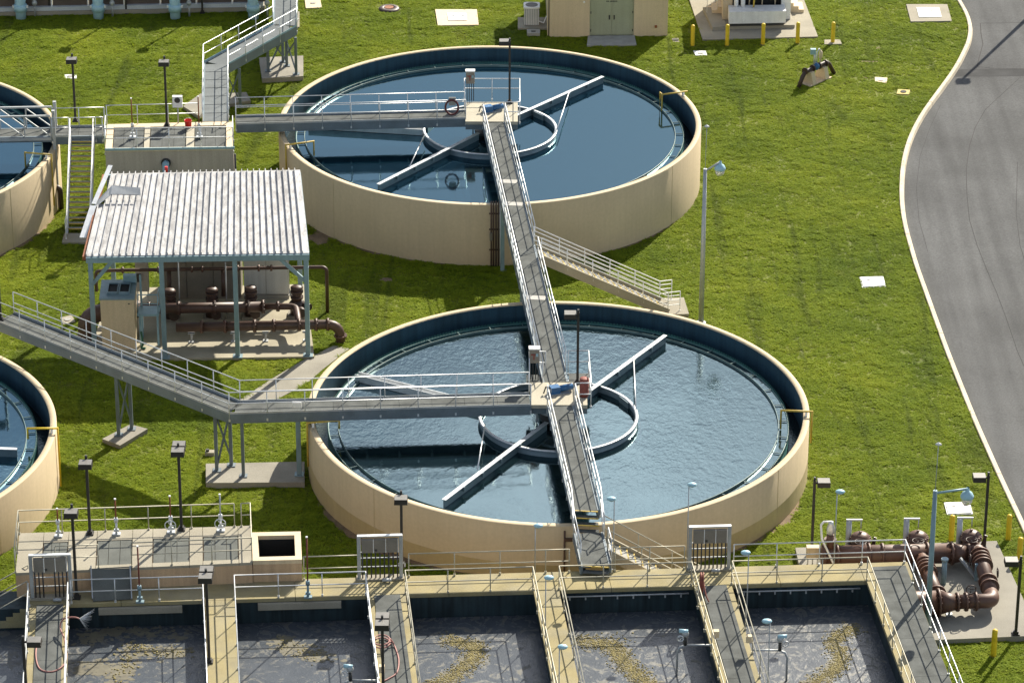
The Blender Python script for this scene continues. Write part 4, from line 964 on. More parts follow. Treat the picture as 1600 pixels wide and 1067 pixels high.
# blue stand with a plate and rails
t = thing('service_platform', 'small blue service platform with rails beside the tan cabinet', 'platform', (-19.1, 12.6, FZ))
MB().box((-19.15, 12.6, 1.95), (1.0, .95, .1)).obj('plate', 'pale_blue', t)
for x, y in ((-19.6, 12.95), (-18.72, 12.2), (-19.55, 12.2)): MB().beam((x, y, FZ), (x, y, 1.9), .09, .09).obj('leg', 'pale_blue', t)
railing(t, [V((-19.62, 12.15, 2)), V((-18.68, 12.15, 2)), V((-18.68, 13.05, 2))], h=1.0, sp=.9, material='pale_blue', drop=.05, toe=False)
MB().beam((-19.55, 13.1, FZ), (-19.55, 13.1, 3.6), .09, .09).obj('conduit_post', 'pale_blue', t)
# cupboards at the back
t = thing('equipment_enclosure', 'large brown grey metal enclosure at the back of the shelter', 'enclosure', (-17.1, 18.3, FZ))
b = MB()
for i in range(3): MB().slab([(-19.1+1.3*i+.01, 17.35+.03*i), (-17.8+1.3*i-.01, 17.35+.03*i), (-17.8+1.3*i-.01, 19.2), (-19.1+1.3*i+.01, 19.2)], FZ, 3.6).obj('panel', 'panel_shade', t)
t = thing('cupboard', 'grey white two door cupboard at the right back of the shelter', 'cupboard', (-13.9, 17.8, FZ))
MB().box((-13.95, 17.85, FZ+.09), (2.2, .8, .18)).obj('plinth', 'grey_panel', t); MB().box((-13.95, 17.9, 2.0), (2.15, .76, 2.9)).obj('case', 'grey_panel', t)
for x in (-14.5, -13.42): d_ = MB().box((x, 17.5, 2.0), (1.05, .03, 2.8)).obj('door', 'cupboard_door', t); MB().box((x+(.42 if x < -14 else -.42), 17.475, 2.0), (.05, .04, .22)).obj('handle', 'dark_metal', d_)
t = thing('switch_panel', 'narrow grey switch panel standing behind the tan cabinet', 'panel', (-19.9, 17.0, FZ)); MB().box((-19.9, 17.1, 1.9), (.62, .3, 1.9)).obj('case', 'grey_panel', t); MB().box((-20.05, 16.9, 1.7), (.22, .14, .4)).obj('meter', 'dark_metal', t)
for x in (-20.15, -19.65): MB().beam((x, 17.1, FZ), (x, 17.1, .95), .06, .06).obj('leg', 'galv', t)
hose('green hose hanging beside the tan cabinet', [(-19.5, 11.9, 1.2), (-19.45, 11.85, .9), (-19.42, 11.8, .6), (-19.5, 11.8, .42), (-19.3, 11.75, .42)], 'green_hose', .05)
# grey walk from the shelter to the tank, round pipe with red cap
pth = MB(); P = [G(*q) for q in [(372, 627), (430, 590), (470, 566), (522, 541), (546, 546), (505, 578), (480, 600), (420, 632)]]
pth.add([(p.x, p.y, gz(p.y)+.05) for p in P], [tuple(range(8))[::-1]]); pth.obj('path', 'grey_pad', kind='structure'); MASK_POLY.append([(p.x, p.y) for p in P])
p = V((-19.4, 25.6, 0)); t = thing('vent_pipe', 'thin post with red cap between the ribbed roof and splitter box', 'pipe', p)
MB().cyl(p, p+V((0, 0, 3.55)), .05, 8).obj('post', 'galv_dull', t); MB().cyl(p+V((0, 0, 3.55)), p+V((0, 0, 3.85)), .08, 10).obj('cap', 'red', t)

# ------------------------------------------------------------------ pipe station at the lower right
PZ = .92
pp = [(9.9, -8.45), (18.44, -7.8), (19.25, -15.7), (14.35, -16.15), (14.1, -13.5), (10.1, -13.75)]
MB().slab(pp, .2, PZ).obj('concrete_pad', 'grey_pad', None, (15, -12, .6), 'large concrete pad carrying the brown pipes at the right', 'pad'); MASK_POLY.append(pp)
t = thing('pipe_manifold', 'brown flanged pipe manifold on the large concrete pad', 'pipe', (15, -11, PZ))
A0, A1 = G(1283, 868, 1.5), G(1490, 864, 1.5)
ex = (A1-A0).normalized(); ey = V((-ex.y, ex.x, 0))
hl = (A1-A0).length
pipe(t, [A0, A1], .42, n=22)
for f in (.02, .12, .36, .46, .66, .80, .985): flange(t, A0+ex*hl*f, ex, .50 if f != .66 else .45, bolts=14)
MB().cyl(A1, A1+ex*.55, .42, 20, .30).obj('reducer', 'brown_pipe', t)
C1 = G(1528, 858, 1.5); C2 = G(1553, 938, 1.5)
pipe(t, [A1+ex*.5, C1, V((C2.x-.05, C2.y, 1.5))+V((0, .55, 0))], .30, n=18, bend=.5)
flange(t, A1+ex*.62, ex, .40)
dleg = (V((C2.x, C2.y, 1.5))-C1).normalized()
for f in (.55, .85, 1.15, 1.42, 2.75, 3.2): flange(t, C1+dleg*f, dleg, .42 if f < 1.5 else .40, bolts=12)
M0 = G(1448, 950, 1.5)
pipe(t, [V((C2.x-.05, C2.y+.6, 1.5)), V((C2.x-.05, C2.y, 1.5)), V((C2.x-1.5, C2.y-.12, 1.5))], .30, n=18, bend=.5)
mx = V((-1, -.07, 0)).normalized(); q = V((C2.x-1.5, C2.y-.12, 1.5))
MB().cyl(q, q+mx*.75, .31, 20, .50).obj('reducer', 'brown_pipe', t)
MB().cyl(q+mx*.75, q+mx*2.9, .50, 22).obj('pipe', 'brown_pipe', t)
for f, r in ((-.75, .40), (-.35, .40), (.0, .40), (.78, .60)): flange(t, q+mx*f, mx, r, bolts=14)
# second leg nearer the basin
L0 = G(1441, 872, 1.5); L1 = V((L0.x+.35, q.y-.05, 1.5))
pipe(t, [L0, L1], .28, n=18); dl = (L1-L0).normalized()
for f in (.5, .75, 1.0, 1.3, 3.0, 3.4): flange(t, L0+dl*f, dl, .40, bolts=12)
for p_ in (C1+dleg*1.0, C1+dleg*2.2, L0+dl*1.8, A0+ex*1.6, A0+ex*4.4, q+mx*.3): pipe_stand(t, (p_.x, p_.y, PZ), .3, 'galv_dull')
for a_, c_ in ((A1+ex*.2+V((0, -.6, 0)), A1+ex*.9+V((0, -1.3, 0))),):
    MB().beam(V((a_.x, a_.y, 1.6)), V((c_.x, c_.y, PZ)), .1, .1).obj('strut', 'galv_dull', t); MB().beam(V((c_.x-.1, c_.y, 1.7)), V((c_.x-.1, c_.y, PZ)), .11, .11).obj('strut', 'blue_steel', t)
b = MB(); pst = G(1474, 912, PZ); b.cyl(pst, pst+V((0, 0, 1.1)), .11, 12); b.cyl(pst+V((0, 0, 1.1)), pst+V((0, 0, 1.2)), .15, 12); b.obj('guard_post', 'blue_steel', t)
def wheel(t, c, r, ax_='y', m='brown_dark'):
    n = 18; b = MB(); c = V(c)
    e1, e2 = (V((1, 0, 0)), V((0, 0, 1))) if ax_ == 'y' else ((V((0, 1, 0)), V((0, 0, 1))) if ax_ == 'x' else (V((1, 0, 0)), V((0, 1, 0))))
    b.tube([c+e1*r*math.cos(2*math.pi*i/n)+e2*r*math.sin(2*math.pi*i/n) for i in range(n+1)], .022, 6)
    for i in range(3): a = i*2.094+.3; b.tube([c, c+e1*r*math.cos(a)+e2*r*math.sin(a)], .016, 5)
    b.obj('handwheel', m, t)
wheel(t, C1+dleg*1.15+V((-.5, 0, .15)), .22, 'x'); wheel(t, q+mx*-.55+V((0, .1, .5)), .2, 'y'); wheel(t, C1+dleg*1.8+V((.55, 0, -.1)), .2, 'x')
def check_valve(label, f):
    p = A0+ex*hl*f+ey*.75; v = thing('check_valve', label, 'valve', (p.x, p.y, PZ), 'domed check valves behind the pipe manifold')
    z0 = 1.5
    MB().cyl(p+V((0, 0, -.55)), p+V((0, 0, .28)), .36, 20).obj('body', 'brown_pipe', v)
    MB().tube([p-ey*.55, p+ey*.45], .28, 16).obj('branch', 'brown_pipe', v)
    MB().lathe(p+V((0, 0, .28)), [(.36, 0), (.47, 0), (.47, .09), (.40, .10), (.36, .24), (.22, .34), (0, .37)], 24).obj('dome', 'brown_pipe', v)
    b = MB()
    for i in range(16): a = 2*math.pi*i/16; c = p+V((.42*math.cos(a), .42*math.sin(a), .27)); b.cyl(c, c+V((0, 0, .17)), .03, 6)
    b.obj('bolts', 'brown_pipe', v, kind='stuff')
    MB().cyl(p+V((0, 0, .62)), p+V((0, 0, .72)), .06, 8).obj('plug', 'brown_pipe', v)
    b = MB(); b.beam(p+V((.45, 0, -.1)), p+V((.62, -.05, .45)), .05, .12); b.beam(p+V((.62, -.05, .45)), p+V((.6, -.1, -.3)), .05, .05); b.obj('lever', 'brown_dark', v)
    wheel(v, p-ey*.75+V((-.1, 0, .62)), .24, 'z'); flange(v, p-ey*.5, ey, .40, bolts=0); flange(v, p+ey*.45, ey, .40, bolts=0)
    b = MB(); g_ = p+V((-.48, .15, 0)); b.cyl(V((g_.x, g_.y, PZ)), g_+V((0, 0, 1.15)), .12, 10); b.obj('post', 'galv_dull', v)
    b = MB(); b.beam(g_+V((-.12, 0, 1.17)), g_+V((.55, 0, 1.17)), .08, .06); b.cyl(g_+V((.5, 0, .75)), g_+V((.5, 0, 1.15)), .025, 6); b.obj('crank_arm', 'galv_dull', v)
check_valve('domed brown check valve, leftmost of three behind the manifold', .31); check_valve('domed brown check valve in the middle of the three', .745); check_valve('domed brown check valve, rightmost beside the dark lamp', 1.15)
# air release valve on the left end
p = A0+ex*.35; v = thing('air_valve', 'silver air valve with bent pipe at the left manifold end', 'valve', (p.x, p.y, PZ))
MB().cyl(p+V((0, 0, .35)), p+V((0, 0, 1.0)), .16, 14).obj('riser', 'brown_pipe', v); flange(v, p+V((0, 0, .75)), (0, 0, 1), .26, bolts=0)
b = MB(); b.lathe(p+V((0, 0, 1.0)), [(.08, 0), (.17, .08), (.17, .32), (.11, .5), (.10, .6), (0, .62)], 14); b.obj('bottle', 'galv', v)
MB().tube([p+V((.02, 0, 1.6)), p+V((-.3, -.05, 1.62)), p+V((-.42, -.1, 1.5)), p+V((-.38, -.25, .95)), p+V((.25, -.75, -.3))], .045, 8).obj('vent_pipe', 'white_paint', v)
bx_ = G(1270, 868, 1.3); v = thing('junction_box', 'cream junction box on posts beside the manifold', 'box', (bx_.x, bx_.y, PZ)); MB().box((bx_.x, bx_.y, 1.5), (.55, .3, .5)).obj('case', 'cream', v)
for d in (-.2, 0, .2): MB().cyl((bx_.x+d, bx_.y, PZ), (bx_.x+d, bx_.y, 1.26), .03, 8).obj('conduit', 'galv', v)

# ------------------------------------------------------------------ building at the top
bd = thing('building', 'cream utility building with green double door at the top', 'building', (3.5, 57, 0))
bp = [(.22, 54.1), (6.88, 54.32), (6.6, 60.5), (-.1, 60.3)]
dx0, dx1 = 2.38, 4.93; yb = lambda x: 54.1+.033*(x-.22)
HB = 3.9
MB().slab([(.22, yb(.22)), (dx0, yb(dx0)), (dx0, yb(dx0)+.28), (-.05, yb(0)+.28)], -.3, HB).obj('wall', 'bldg_wall', bd)
MB().slab([(dx1, yb(dx1)), (6.88, yb(6.88)), (6.87, yb(6.88)+.28), (dx1, yb(dx1)+.28)], -.3, HB).obj('wall', 'bldg_wall', bd)
MB().slab([(dx0, yb(dx0)), (dx1, yb(dx1)), (dx1, yb(dx1)+.28), (dx0, yb(dx0)+.28)], 2.95, HB).obj('lintel', 'bldg_wall', bd)
MB().slab([(-.05, 54.39), (6.86, 54.61), (6.6, 60.5), (-.1, 60.3)], -.3, HB).obj('wall', 'bldg_wall', bd)
MB().slab([(-.25, 53.95), (7.1, 54.15), (6.85, 60.7), (-.4, 60.5)], HB+.002, HB+.28).obj('roof', 'concrete', bd)
for x0, x1 in ((dx0+.05, (dx0+dx1)/2-.006), ((dx0+dx1)/2+.006, dx1-.05)):
    d_ = MB().slab([(x0, yb(x0)+.13), (x1, yb(x1)+.13), (x1, yb(x1)+.19), (x0, yb(x0)+.19)], .06, 2.9).obj('door', 'door_green', bd)
    xi = x1-.13 if x1 < 3.7 else x0+.13
    MB().box((xi, yb(xi)+.105, 1.15), (.07, .05, .26)).obj('handle', 'dark_metal', d_)
    xe = x0+.02 if x1 < 3.7 else x1-.02
    for z in (.35, 1.45, 2.5): MB().box((xe, yb(xe)+.12, z), (.05, .03, .14)).obj('hinge', 'dark_metal', d_)
MB().slab([(dx0, yb(dx0)+.10), (dx0+.045, yb(dx0)+.10), (dx0+.045, yb(dx0)+.24), (dx0, yb(dx0)+.24)], 0, 2.94).obj('door_frame', 'door_green', bd)
MB().slab([(dx1-.045, yb(dx1)+.10), (dx1, yb(dx1)+.10), (dx1, yb(dx1)+.24), (dx1-.045, yb(dx1)+.24)], 0, 2.94).obj('door_frame', 'door_green', bd)
b = MB(); x = 3.33                                        # small stencilled lettering, too worn to read
for w_ in (.04, .03, .05, None, .04, .05, .03, .05, .04, .03, .05):
    if w_ is None: x += .05; continue
    b.box((x+w_/2, yb(x)+.126, 2.12), (w_, .006, .085)); x += w_+.018
b.obj('lettering', 'ink', bd, kind='stuff')
MB().box((6.2, yb(6.2)-.04, .62), (.13, .12, .13)).obj('hose_tap', 'rust', bd)
b = MB(); b.cyl((2.05, yb(2)-.02, 2.15), (2.05, yb(2)-.06, 2.15), .06, 10); b.obj('vent_cap', 'white_paint', bd)
MB().slab([(2.2, 52.6), (5.05, 52.75), (4.98, yb(5)-.01), (2.3, yb(2)-.01)], -.2, .09).obj('door_step', 'step_grey', bd)
MASK_POLY += [bp, [(2.2, 52.6), (5.05, 52.75), (4.98, 54.4), (2.3, 54.2)]]
# air conditioner
ac = V((-.95, 56.1, .14)); t = thing('air_conditioner', 'round cornered white air conditioner on a slab left of the building', 'air conditioner', ac)
MB().slab([(-1.75, 55.2), (.1, 55.2), (0, 57), (-1.75, 57)], -.2, .14).obj('slab', 'concrete', t)
def rrect(c, w_, r, n=5): return [(c[0]+sx*(w_-r)+r*math.cos(a0+math.pi/2*i/n), c[1]+sy*(w_-r)+r*math.sin(a0+math.pi/2*i/n)) for sx, sy, a0 in ((1, 1, 0), (-1, 1, math.pi/2), (-1, -1, math.pi), (1, -1, 1.5*math.pi)) for i in range(n+1)]
MB().slab(rrect(ac, .44, .14), .16, 1.15).obj('case', 'galv_dull', t)
MB().slab(rrect(ac, .47, .15), 1.155, 1.25).obj('cap', 'white_paint', t)
b = MB(); b.cyl(ac+V((0, 0, 1.10)), ac+V((0, 0, 1.125)), .36, 24); b.obj('fan_grille', 'dark_metal', t)
b = MB()
for i in range(9):
    x = ac.x-.40+.8*i/8; MB().box((x, ac.y-.45, .65), (.035, .03, .95)).obj('louvre', 'white_paint', t)
MB().tube([ac+V((.35, -.35, .25)), ac+V((.7, -.4, .15)), ac+V((.85, -.3, .5)), ac+V((1.0, -.3, .5))], .035, 8).obj('refrigerant_line', 'white_paint', t)
b = thing('lawn_box', 'grey ground box in front of the air conditioner', 'ground box', (-.9, 54.6, 0)); MB().box((-.85, 54.55, .1), (.75, .7, .22)).obj('box', 'grey_panel', b); MB().box((-.85, 54.5, .215), (.25, .2, .02)).obj('lid', 'dark_metal', b)
MB().cyl((.05, 54.3, 0), (.05, 54.3, 3.8), .05, 8).obj('down_pipe', 'conduit', bd)

# ------------------------------------------------------------------ machine on its slab, top right
mp_ = [(8.88, 53.55), (15.55, 54.1), (15.1, 61.5), (8.3, 61.5)]
MB().slab(mp_, -.2, .10).obj('concrete_slab', 'concrete', None, (12, 57, 0), 'wide pale concrete slab under the white machine at the top', 'slab'); MASK_POLY.append(mp_)
t = thing('generator', 'white skid mounted machine with open dark bays at the top right', 'machine', (12.2, 57, .1))
MB().slab([(10.2, 55.2), (14.3, 55.45), (14.0, 61), (10.0, 61)], .1, .30).obj('plinth', 'concrete', t)
MB().slab([(10.45, 55.05), (13.75, 55.25), (13.75, 56.3), (10.45, 56.2)], .5, 1.22).obj('tray', 'white_paint', t)
MB().slab([(10.5, 55.15), (13.65, 55.35), (13.65, 60.5), (10.5, 60.5)], .31, .49).obj('skid', 'dark_metal', t)
MB().slab([(10.15, 56.25), (10.7, 56.28), (10.7, 60.5), (10.15, 60.5)], .31, 3.7).obj('side_panel', 'cream', t)
MB().slab([(13.55, 56.33), (14.1, 56.35), (14.1, 60.5), (13.55, 60.5)], .31, 3.7).obj('side_panel', 'white_paint', t)
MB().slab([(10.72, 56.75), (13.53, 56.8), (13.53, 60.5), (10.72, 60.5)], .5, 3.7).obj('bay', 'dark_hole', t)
for x in (10.9, 11.7, 12.45, 13.2): MB().box((x, 56.62, 2.3), (.07, .1, 2.7)).obj('bay_post', 'cream', t)
for x in (10.9, 11.3): MB().cyl((x, 56.0, 1.22), (x, 56.05, 1.75), .13, 10).obj('canister', 'white_paint', t)
b = MB(); b.tube([(11.95, 56.3, 2.2), (11.95, 55.9, 1.9), (11.9, 55.8, 1.25)], .05, 8); b.cyl((12.0, 56.3, 2.0), (12.0, 56.3, 2.5), .28, 12); b.obj('filler', 'yellow_dull', t)
MB().slab([(9.5, 54.95), (10.35, 55.2), (10.2, 58.3), (9.1, 58.3)], .1, .32).obj('kerb_block', 'concrete', t)
for nm, x0, y0, sx in (('concrete steps left of the white machine', 9.3, 57.3, 1), ('concrete steps right of the white machine', 15.0, 58.0, -1)):
    s_ = thing('steps', nm, 'steps', (x0, y0, .1))
    for i in range(4): MB().slab([(x0+sx*.3*i, y0), (x0+sx*(.3*(i+1)), y0), (x0+sx*(.3*(i+1)), y0+1.3), (x0+sx*.3*i, y0+1.3)], .1, .1+.2*(i+1)).obj('step', 'cream', s_)
    if sx == 1: railing(s_, [V((x0, y0+.1, .2)), V((x0+1.2, y0+.1, .9)), V((x0+1.3, y0+1.2, .9))], h=.95, sp=.8, r=.02, material='white_paint', drop=0, toe=False)

# ------------------------------------------------------------------ filter wall with blue pipes, upper left
mat('pale_panel', (.50, .54, .56), .5, var=.1)
mat('filter_panel', (.10, .075, .065), .6, var=.15)
fw_ = thing('filter_unit', 'long low filter unit with dark panels along the upper left edge', 'filter unit', (-24, 58.5, 0))
fy = lambda x: 57.2+.064*(x+32)
MB().slab([(-40, fy(-40)), (-16.6, fy(-16.6)), (-16.6, 64), (-40, 64)], -.2, .27).obj('base', 'concrete', fw_)
MASK_POLY.append([(-40, fy(-40)), (-16.6, fy(-16.6)), (-16.6, 68), (-40, 68)])
MB().slab([(-40, fy(-40)+.12), (-16.7, fy(-16.7)+.12), (-16.7, fy(-16.7)+.5), (-40, fy(-40)+.5)], .272, .50).obj('ledge', 'pale_panel', fw_)
for i in range(11):
    x0 = -39.5+2.1*i; MB().slab([(x0+.05, fy(x0)+.35), (x0+2.05, fy(x0+2.05)+.35), (x0+2.05, fy(x0)+.6), (x0+.05, fy(x0)+.6)], .502, 1.9).obj('panel', 'filter_panel', fw_)
    MB().box((x0, fy(x0)+.24, 1.2), (.07, .1, 1.4)).obj('frame_post', 'white_paint', fw_)
MB().beam((-40, fy(-40)+.22, 1.2), (-16.7, fy(-16.7)+.22, 1.2), .07, .08).obj('frame_rail', 'white_paint', fw_)
MB().beam((-40, fy(-40)+.3, 1.98), (-16.7, fy(-16.7)+.3, 1.98), .2, .12).obj('frame_rail', 'white_paint', fw_)
lab = ['light blue elbow pipe at the upper left corner', 'light blue elbow pipe, second from the left corner', 'light blue elbow pipe, third from the left corner', 'light blue elbow pipe half hidden by the bent walkway']
for lb, px in zip(lab, (33, 154, 274, 396)):
    p = G(px, 29, 0); t = thing('blue_pipe', lb, 'pipe', (p.x, p.y, 0), 'light blue elbow pipes')
    MB().tube([p+V((0, 0, -.2)), p+V((0, 0, .95)), p+V((0, .25, 1.5)), p+V((0, .75, 1.95)), p+V((0, 1.6, 2.1))], [.3, .3, .34, .34, .34], 18).obj('pipe', 'pipe_blue', t)
    b = MB(); b.cyl(p+V((0, 0, .45)), p+V((0, 0, .85)), .38, 18); b.obj('coupling', 'pipe_blue', t)
    for a in (0, math.pi): MB().box(p+V((.4*math.cos(a), .1*math.sin(a)-.05, .75)), (.12, .12, .14)).obj('lug', 'white_paint', t)
    MASK_DISC.append((p.x, p.y, .3))
    v = p+V((.8, .25, 0)); t2 = thing('valve', lb.replace('light blue elbow pipe', 'small grey valve beside the blue pipe').replace(' half hidden by', ' partly behind'), 'valve', (v.x, v.y, 0), 'small valves between the blue pipes')
    MB().cyl(v, v+V((0, 0, .75)), .06, 8).obj('stand', 'galv_dull', t2); MB().ellipsoid(v+V((0, 0, .85)), (.16, .14, .18), 10, 6).obj('body', 'galv_dull', t2); MB().cyl(v+V((0, 0, .95)), v+V((0, 0, 1.35)), .07, 8).obj('bonnet', 'galv', t2); wheel(t2, v+V((0, -.1, 1.2)), .15, 'y', 'galv')

mat('yellow_slab', (.50, .40, .13), .8, var=.1)
mat('maroon', (.10, .022, .022), .5, var=.1)
mat('rust_dark', (.09, .05, .035), .6, var=.2)

# ------------------------------------------------------------------ lamps
def HYpx(q, h): return h                                   # height given directly in metres
def area_lamp(label, base, top_px, heads, y=None, pole=.11):
    base = V(base); h = HY(*top_px, base.y).z-base.z if isinstance(top_px, tuple) else top_px
    t = thing('area_lamp', label, 'lamp', base, 'dark box headed lamps')
    b = MB(); b.beam(base, base+V((0, 0, h)), pole, pole, (0, 1, 0)); b.box(base+V((0, 0, .03)), (.3, .3, .06)); b.box(base+V((0, 0, .1)), (.2, .2, .12)); b.obj('pole', 'bronze', t)
    for dx, dy in heads:
        c = base+V((dx, dy, h-.12)); L = math.hypot(dx, dy); e = V((dx/L, dy/L, 0))
        b = MB(); P = [(-.27, -.24), (.27, -.24), (.27, .24), (-.27, .24)]
        vs = [(c.x+x, c.y+y_, c.z-.12) for x, y_ in P] + [(c.x+x*.97, c.y+y_*.97, c.z+.10) for x, y_ in P]
        b.add(vs, [(3, 2, 1, 0), (4, 5, 6, 7)] + [(i, (i+1) % 4, 4+(i+1) % 4, 4+i) for i in range(4)]); hd = b.obj('head', 'bronze', t)
        MB().slab([(c.x+x*.93, c.y+y_*.93) for x, y_ in P], c.z+.102, c.z+.112).obj('sunlit_top', 'lamp_sunlit', hd)  # pale sheet on the head: its sunlit top, painted in
        MB().beam(base+V((0, 0, h-.12)), c-e*.2, .07, .07).obj('arm', 'bronze', t)
    MB().cyl(base+V((0, 0, h)), base+V((0, 0, h+.14)), .05, 10).obj('photocell', 'dark_metal', t)
F_ = [(0, -.3)]
area_lamp('dark lamp on the walkway behind the tall stair', G(118, 190, 3.9), (117, 88), F_)
area_lamp('dark lamp on the splitter box beside the white control box', G(261, 197, 3.95), (257, 92), F_)
area_lamp('dark lamp rising from the back tank platform', V((-2.2, 34.0, 3.97)), (793, 64), [(-.28, .1)])
area_lamp('dark lamp rising from the middle tank platform', V((.85, .95, 3.97)), (904, 488), [(-.35, .0)])
area_lamp('dark lamp on the left back of the pinkish chamber', C(.305, .92), (138, 716), F_)
area_lamp('dark double headed lamp at the back of the pinkish chamber', C(.70, .95), (283, 697), [(0, -.28), (0, .28)])
area_lamp('dark lamp beside the left electrical rack', B(-19.35, VB-1.0), (111, 792), F_)
area_lamp('dark double headed lamp on the narrow divider left of the pink hose coil', G(327, 1034, 3.0), (327, 893), [(0, -.28), (0, .28)])
area_lamp('dark lamp right of the rack near the steps', G(628, 884, 3.0), (629, 771), F_)
area_lamp('dark double headed lamp over the pink hose coil at the bottom edge', G(599, 1095, 3.0), (597, 966), [(0, -.28), (0, .28)])
area_lamp('dark lamp on the lawn between middle tank and pipe station', G(1268, 866, .75), (1273, 750), [(.38, 0)])
area_lamp('dark lamp behind the right pipe elbow', G(1537, 857, PZ), (1541, 742), [(-.38, 0)])
area_lamp('dark lamp at the front right corner of the large concrete pad', G(1587, 990, PZ), (1592, 873), [(-.38, 0)])
area_lamp('dark lamp on the bent walkway at the left edge', V((-25.35, 7.35, 3.95)), (5, 414), [(-.35, 0)])
area_lamp('dark lamp cut by the bottom edge on the left walkway', B(-21.15, -22.6), (48, 998), [(.42, 0)])

for lb, px in (('dark lamp pole at the upper left filter unit, leftmost', 77), ('dark lamp pole at the upper left filter unit, the middle one', 197), ('dark lamp pole at the upper left filter unit, rightmost', 316)):
    q = G(px, 23, 0); area_lamp(lb, V((q.x, q.y+.15, 0)), HYpx(q, 4.6), [(0, -.3)])
def rail_lamp(label, tx, ty, dx, zb=BZ, dy=113):
    b0 = G(tx-dx, ty+dy, zb); h = HY(tx, ty, b0.y).z-zb; t = thing('rail_lamp', label, 'lamp', b0, 'small pale blue lamps on thin poles')
    s = 1 if dx > 0 else -1
    MB().cyl(b0, b0+V((0, 0, h)), .022, 8).obj('pole', 'galv_dull', t)
    c = b0+V((s*.12, 0, h)); MB().ellipsoid(c, (.20, .15, .09), 12, 6).obj('head', 'pipe_blue', t); MB().ellipsoid(c-V((0, 0, .06)), (.12, .1, .05), 8, 4).obj('lens', 'glass_lamp', t)
rail_lamp('small pale lamp left of the sloping steps', 840, 821, 4, dy=74)
rail_lamp('small pale lamp right of the sloping steps', 955, 779, -3)
rail_lamp('small pale lamp in front of the right electrical rack', 1077, 757, 4, dy=134)
rail_lamp('small pale lamp behind the deck near the pipe station', 1306, 768, 3, dy=112)
rail_lamp('small pale lamp on the narrow divider, the upper one', 858, 902, 6)
rail_lamp('small pale lamp on the narrow divider, the lower one', 880, 1010, 7)
rail_lamp('small pale lamp on the right rail of the wide walkway', 1163, 863, -3)
rail_lamp('small pale lamp over the right basin water', 1195, 970, -4)

def street_lamp(label, base, top, arm, rod):
    base = V(base); H_ = HY(*top, base.y).z; t = thing('street_lamp', label, 'lamp', base, 'tall street lamps with a glass bowl')
    MB().tube([base, V((base.x, base.y, H_))], [.13, .085], 14).obj('pole', 'galv_dull' if base.y > 0 else 'blue_steel', t)
    MB().cyl(base, base+V((0, 0, .1)), .24, 14).obj('base_flange', 'galv_dull', t)
    e = HY(*arm, base.y); MB().tube([V((base.x, base.y, H_-.12)), V((e.x, e.y, e.z+.42))], .045, 10).obj('arm', 'galv_dull' if base.y > 0 else 'pale_blue', t)
    c = V((e.x, e.y, e.z)); b = MB(); b.lathe(c, [(.06, .46), (.09, .3), (.2, .24), (.27, .1), (.26, .02), (.18, .0)], 16); b.obj('hood', 'pipe_blue', t)
    MB().lathe(c, [(.22, .02), (.22, -.12), (.17, -.24), (0, -.27)], 16).obj('bowl', 'glass_lamp', t)
    r = HY(*rod, base.y); MB().cyl(V((base.x, base.y, H_)), V((base.x+.02, base.y, r.z)), .016, 6).obj('rod', 'galv_dull', t)
    MB().lathe((base.x+.02, base.y, r.z), [(.0, .10), (.05, .06), (.13, 0), (0, .01)], 12).obj('rod_cap', 'white_paint', t)
    MASK_DISC.append((base.x, base.y, .14))
street_lamp('tall street lamp standing on the lawn behind middle tank', (7.03, 15.2, .13), (1103, 264), (1125, 266), (1104, 198))
street_lamp('tall street lamp rising beside the brown pipe manifold', V((*G(1448, 990, PZ).xy, PZ)), (1463, 766), (1511, 778), (1465, 694))

p = V((28.5, 58.6, gz(58)-.13)); t = thing('street_lamp', 'tall road lamp just outside the right edge casting its shadow across the asphalt', 'lamp', p, 'tall street lamps with a glass bowl')
MB().tube([p, p+V((0, 0, 8.1))], [.14, .09], 14).obj('pole', 'galv_dull', t); MB().box(p+V((.1, -.1, 8.15)), (.7, .6, .28)).obj('head', 'bronze', t); MB().cyl(p, p+V((0, 0, .3)), .28, 14).obj('base_flange', 'concrete', t)
# ------------------------------------------------------------------ bollards
def bollard(label, px, py, h=1.25, group='yellow bollards', r=.115):
    p = G(px, py); t = thing('bollard', label, 'bollard', p, group)
    MB().lathe(p, [(r, -.2), (r, h-.10), (r*.92, h-.05), (r*.6, h-.012), (0, h)], 16).obj('post', 'yellow', t); MB().lathe(p, [(r+.02, -.1), (r+.03, .02), (r, .03)], 16).obj('collar', 'soil', t)
    MASK_DISC.append((p.x, p.y, r+.1)); return p
for lb, px, py in (('yellow bollard, leftmost in the row before the white machine', 1082, 72.6), ('yellow bollard, second in the row before the white machine', 1136, 71.8), ('yellow bollard in the middle of the row before the white machine', 1192, 70), ('yellow bollard, fourth in the row before the white machine', 1246, 68.3)): bollard(lb, px, py, 1.3)
p = bollard('yellow bollard on its own square footing, right end of the row', 1301, 68, 1.3)
MB().slab([(p.x-.5, p.y-.35), (p.x+.5, p.y-.3), (p.x+.45, p.y+.4), (p.x-.45, p.y+.35)], -.1, .08).obj('bollard_footing', 'concrete', None, p, 'square concrete footing under the rightmost top bollard', 'footing')
bollard('yellow bollard behind the manifold, left of the dark lamp', 1486, 845); bollard('yellow bollard near the kerb right of the dark lamp', 1575, 844); bollard('yellow bollard partly behind the lamp head at right', 1592, 880); bollard('yellow bollard standing alone before the concrete pad at bottom', 1552, 1025)

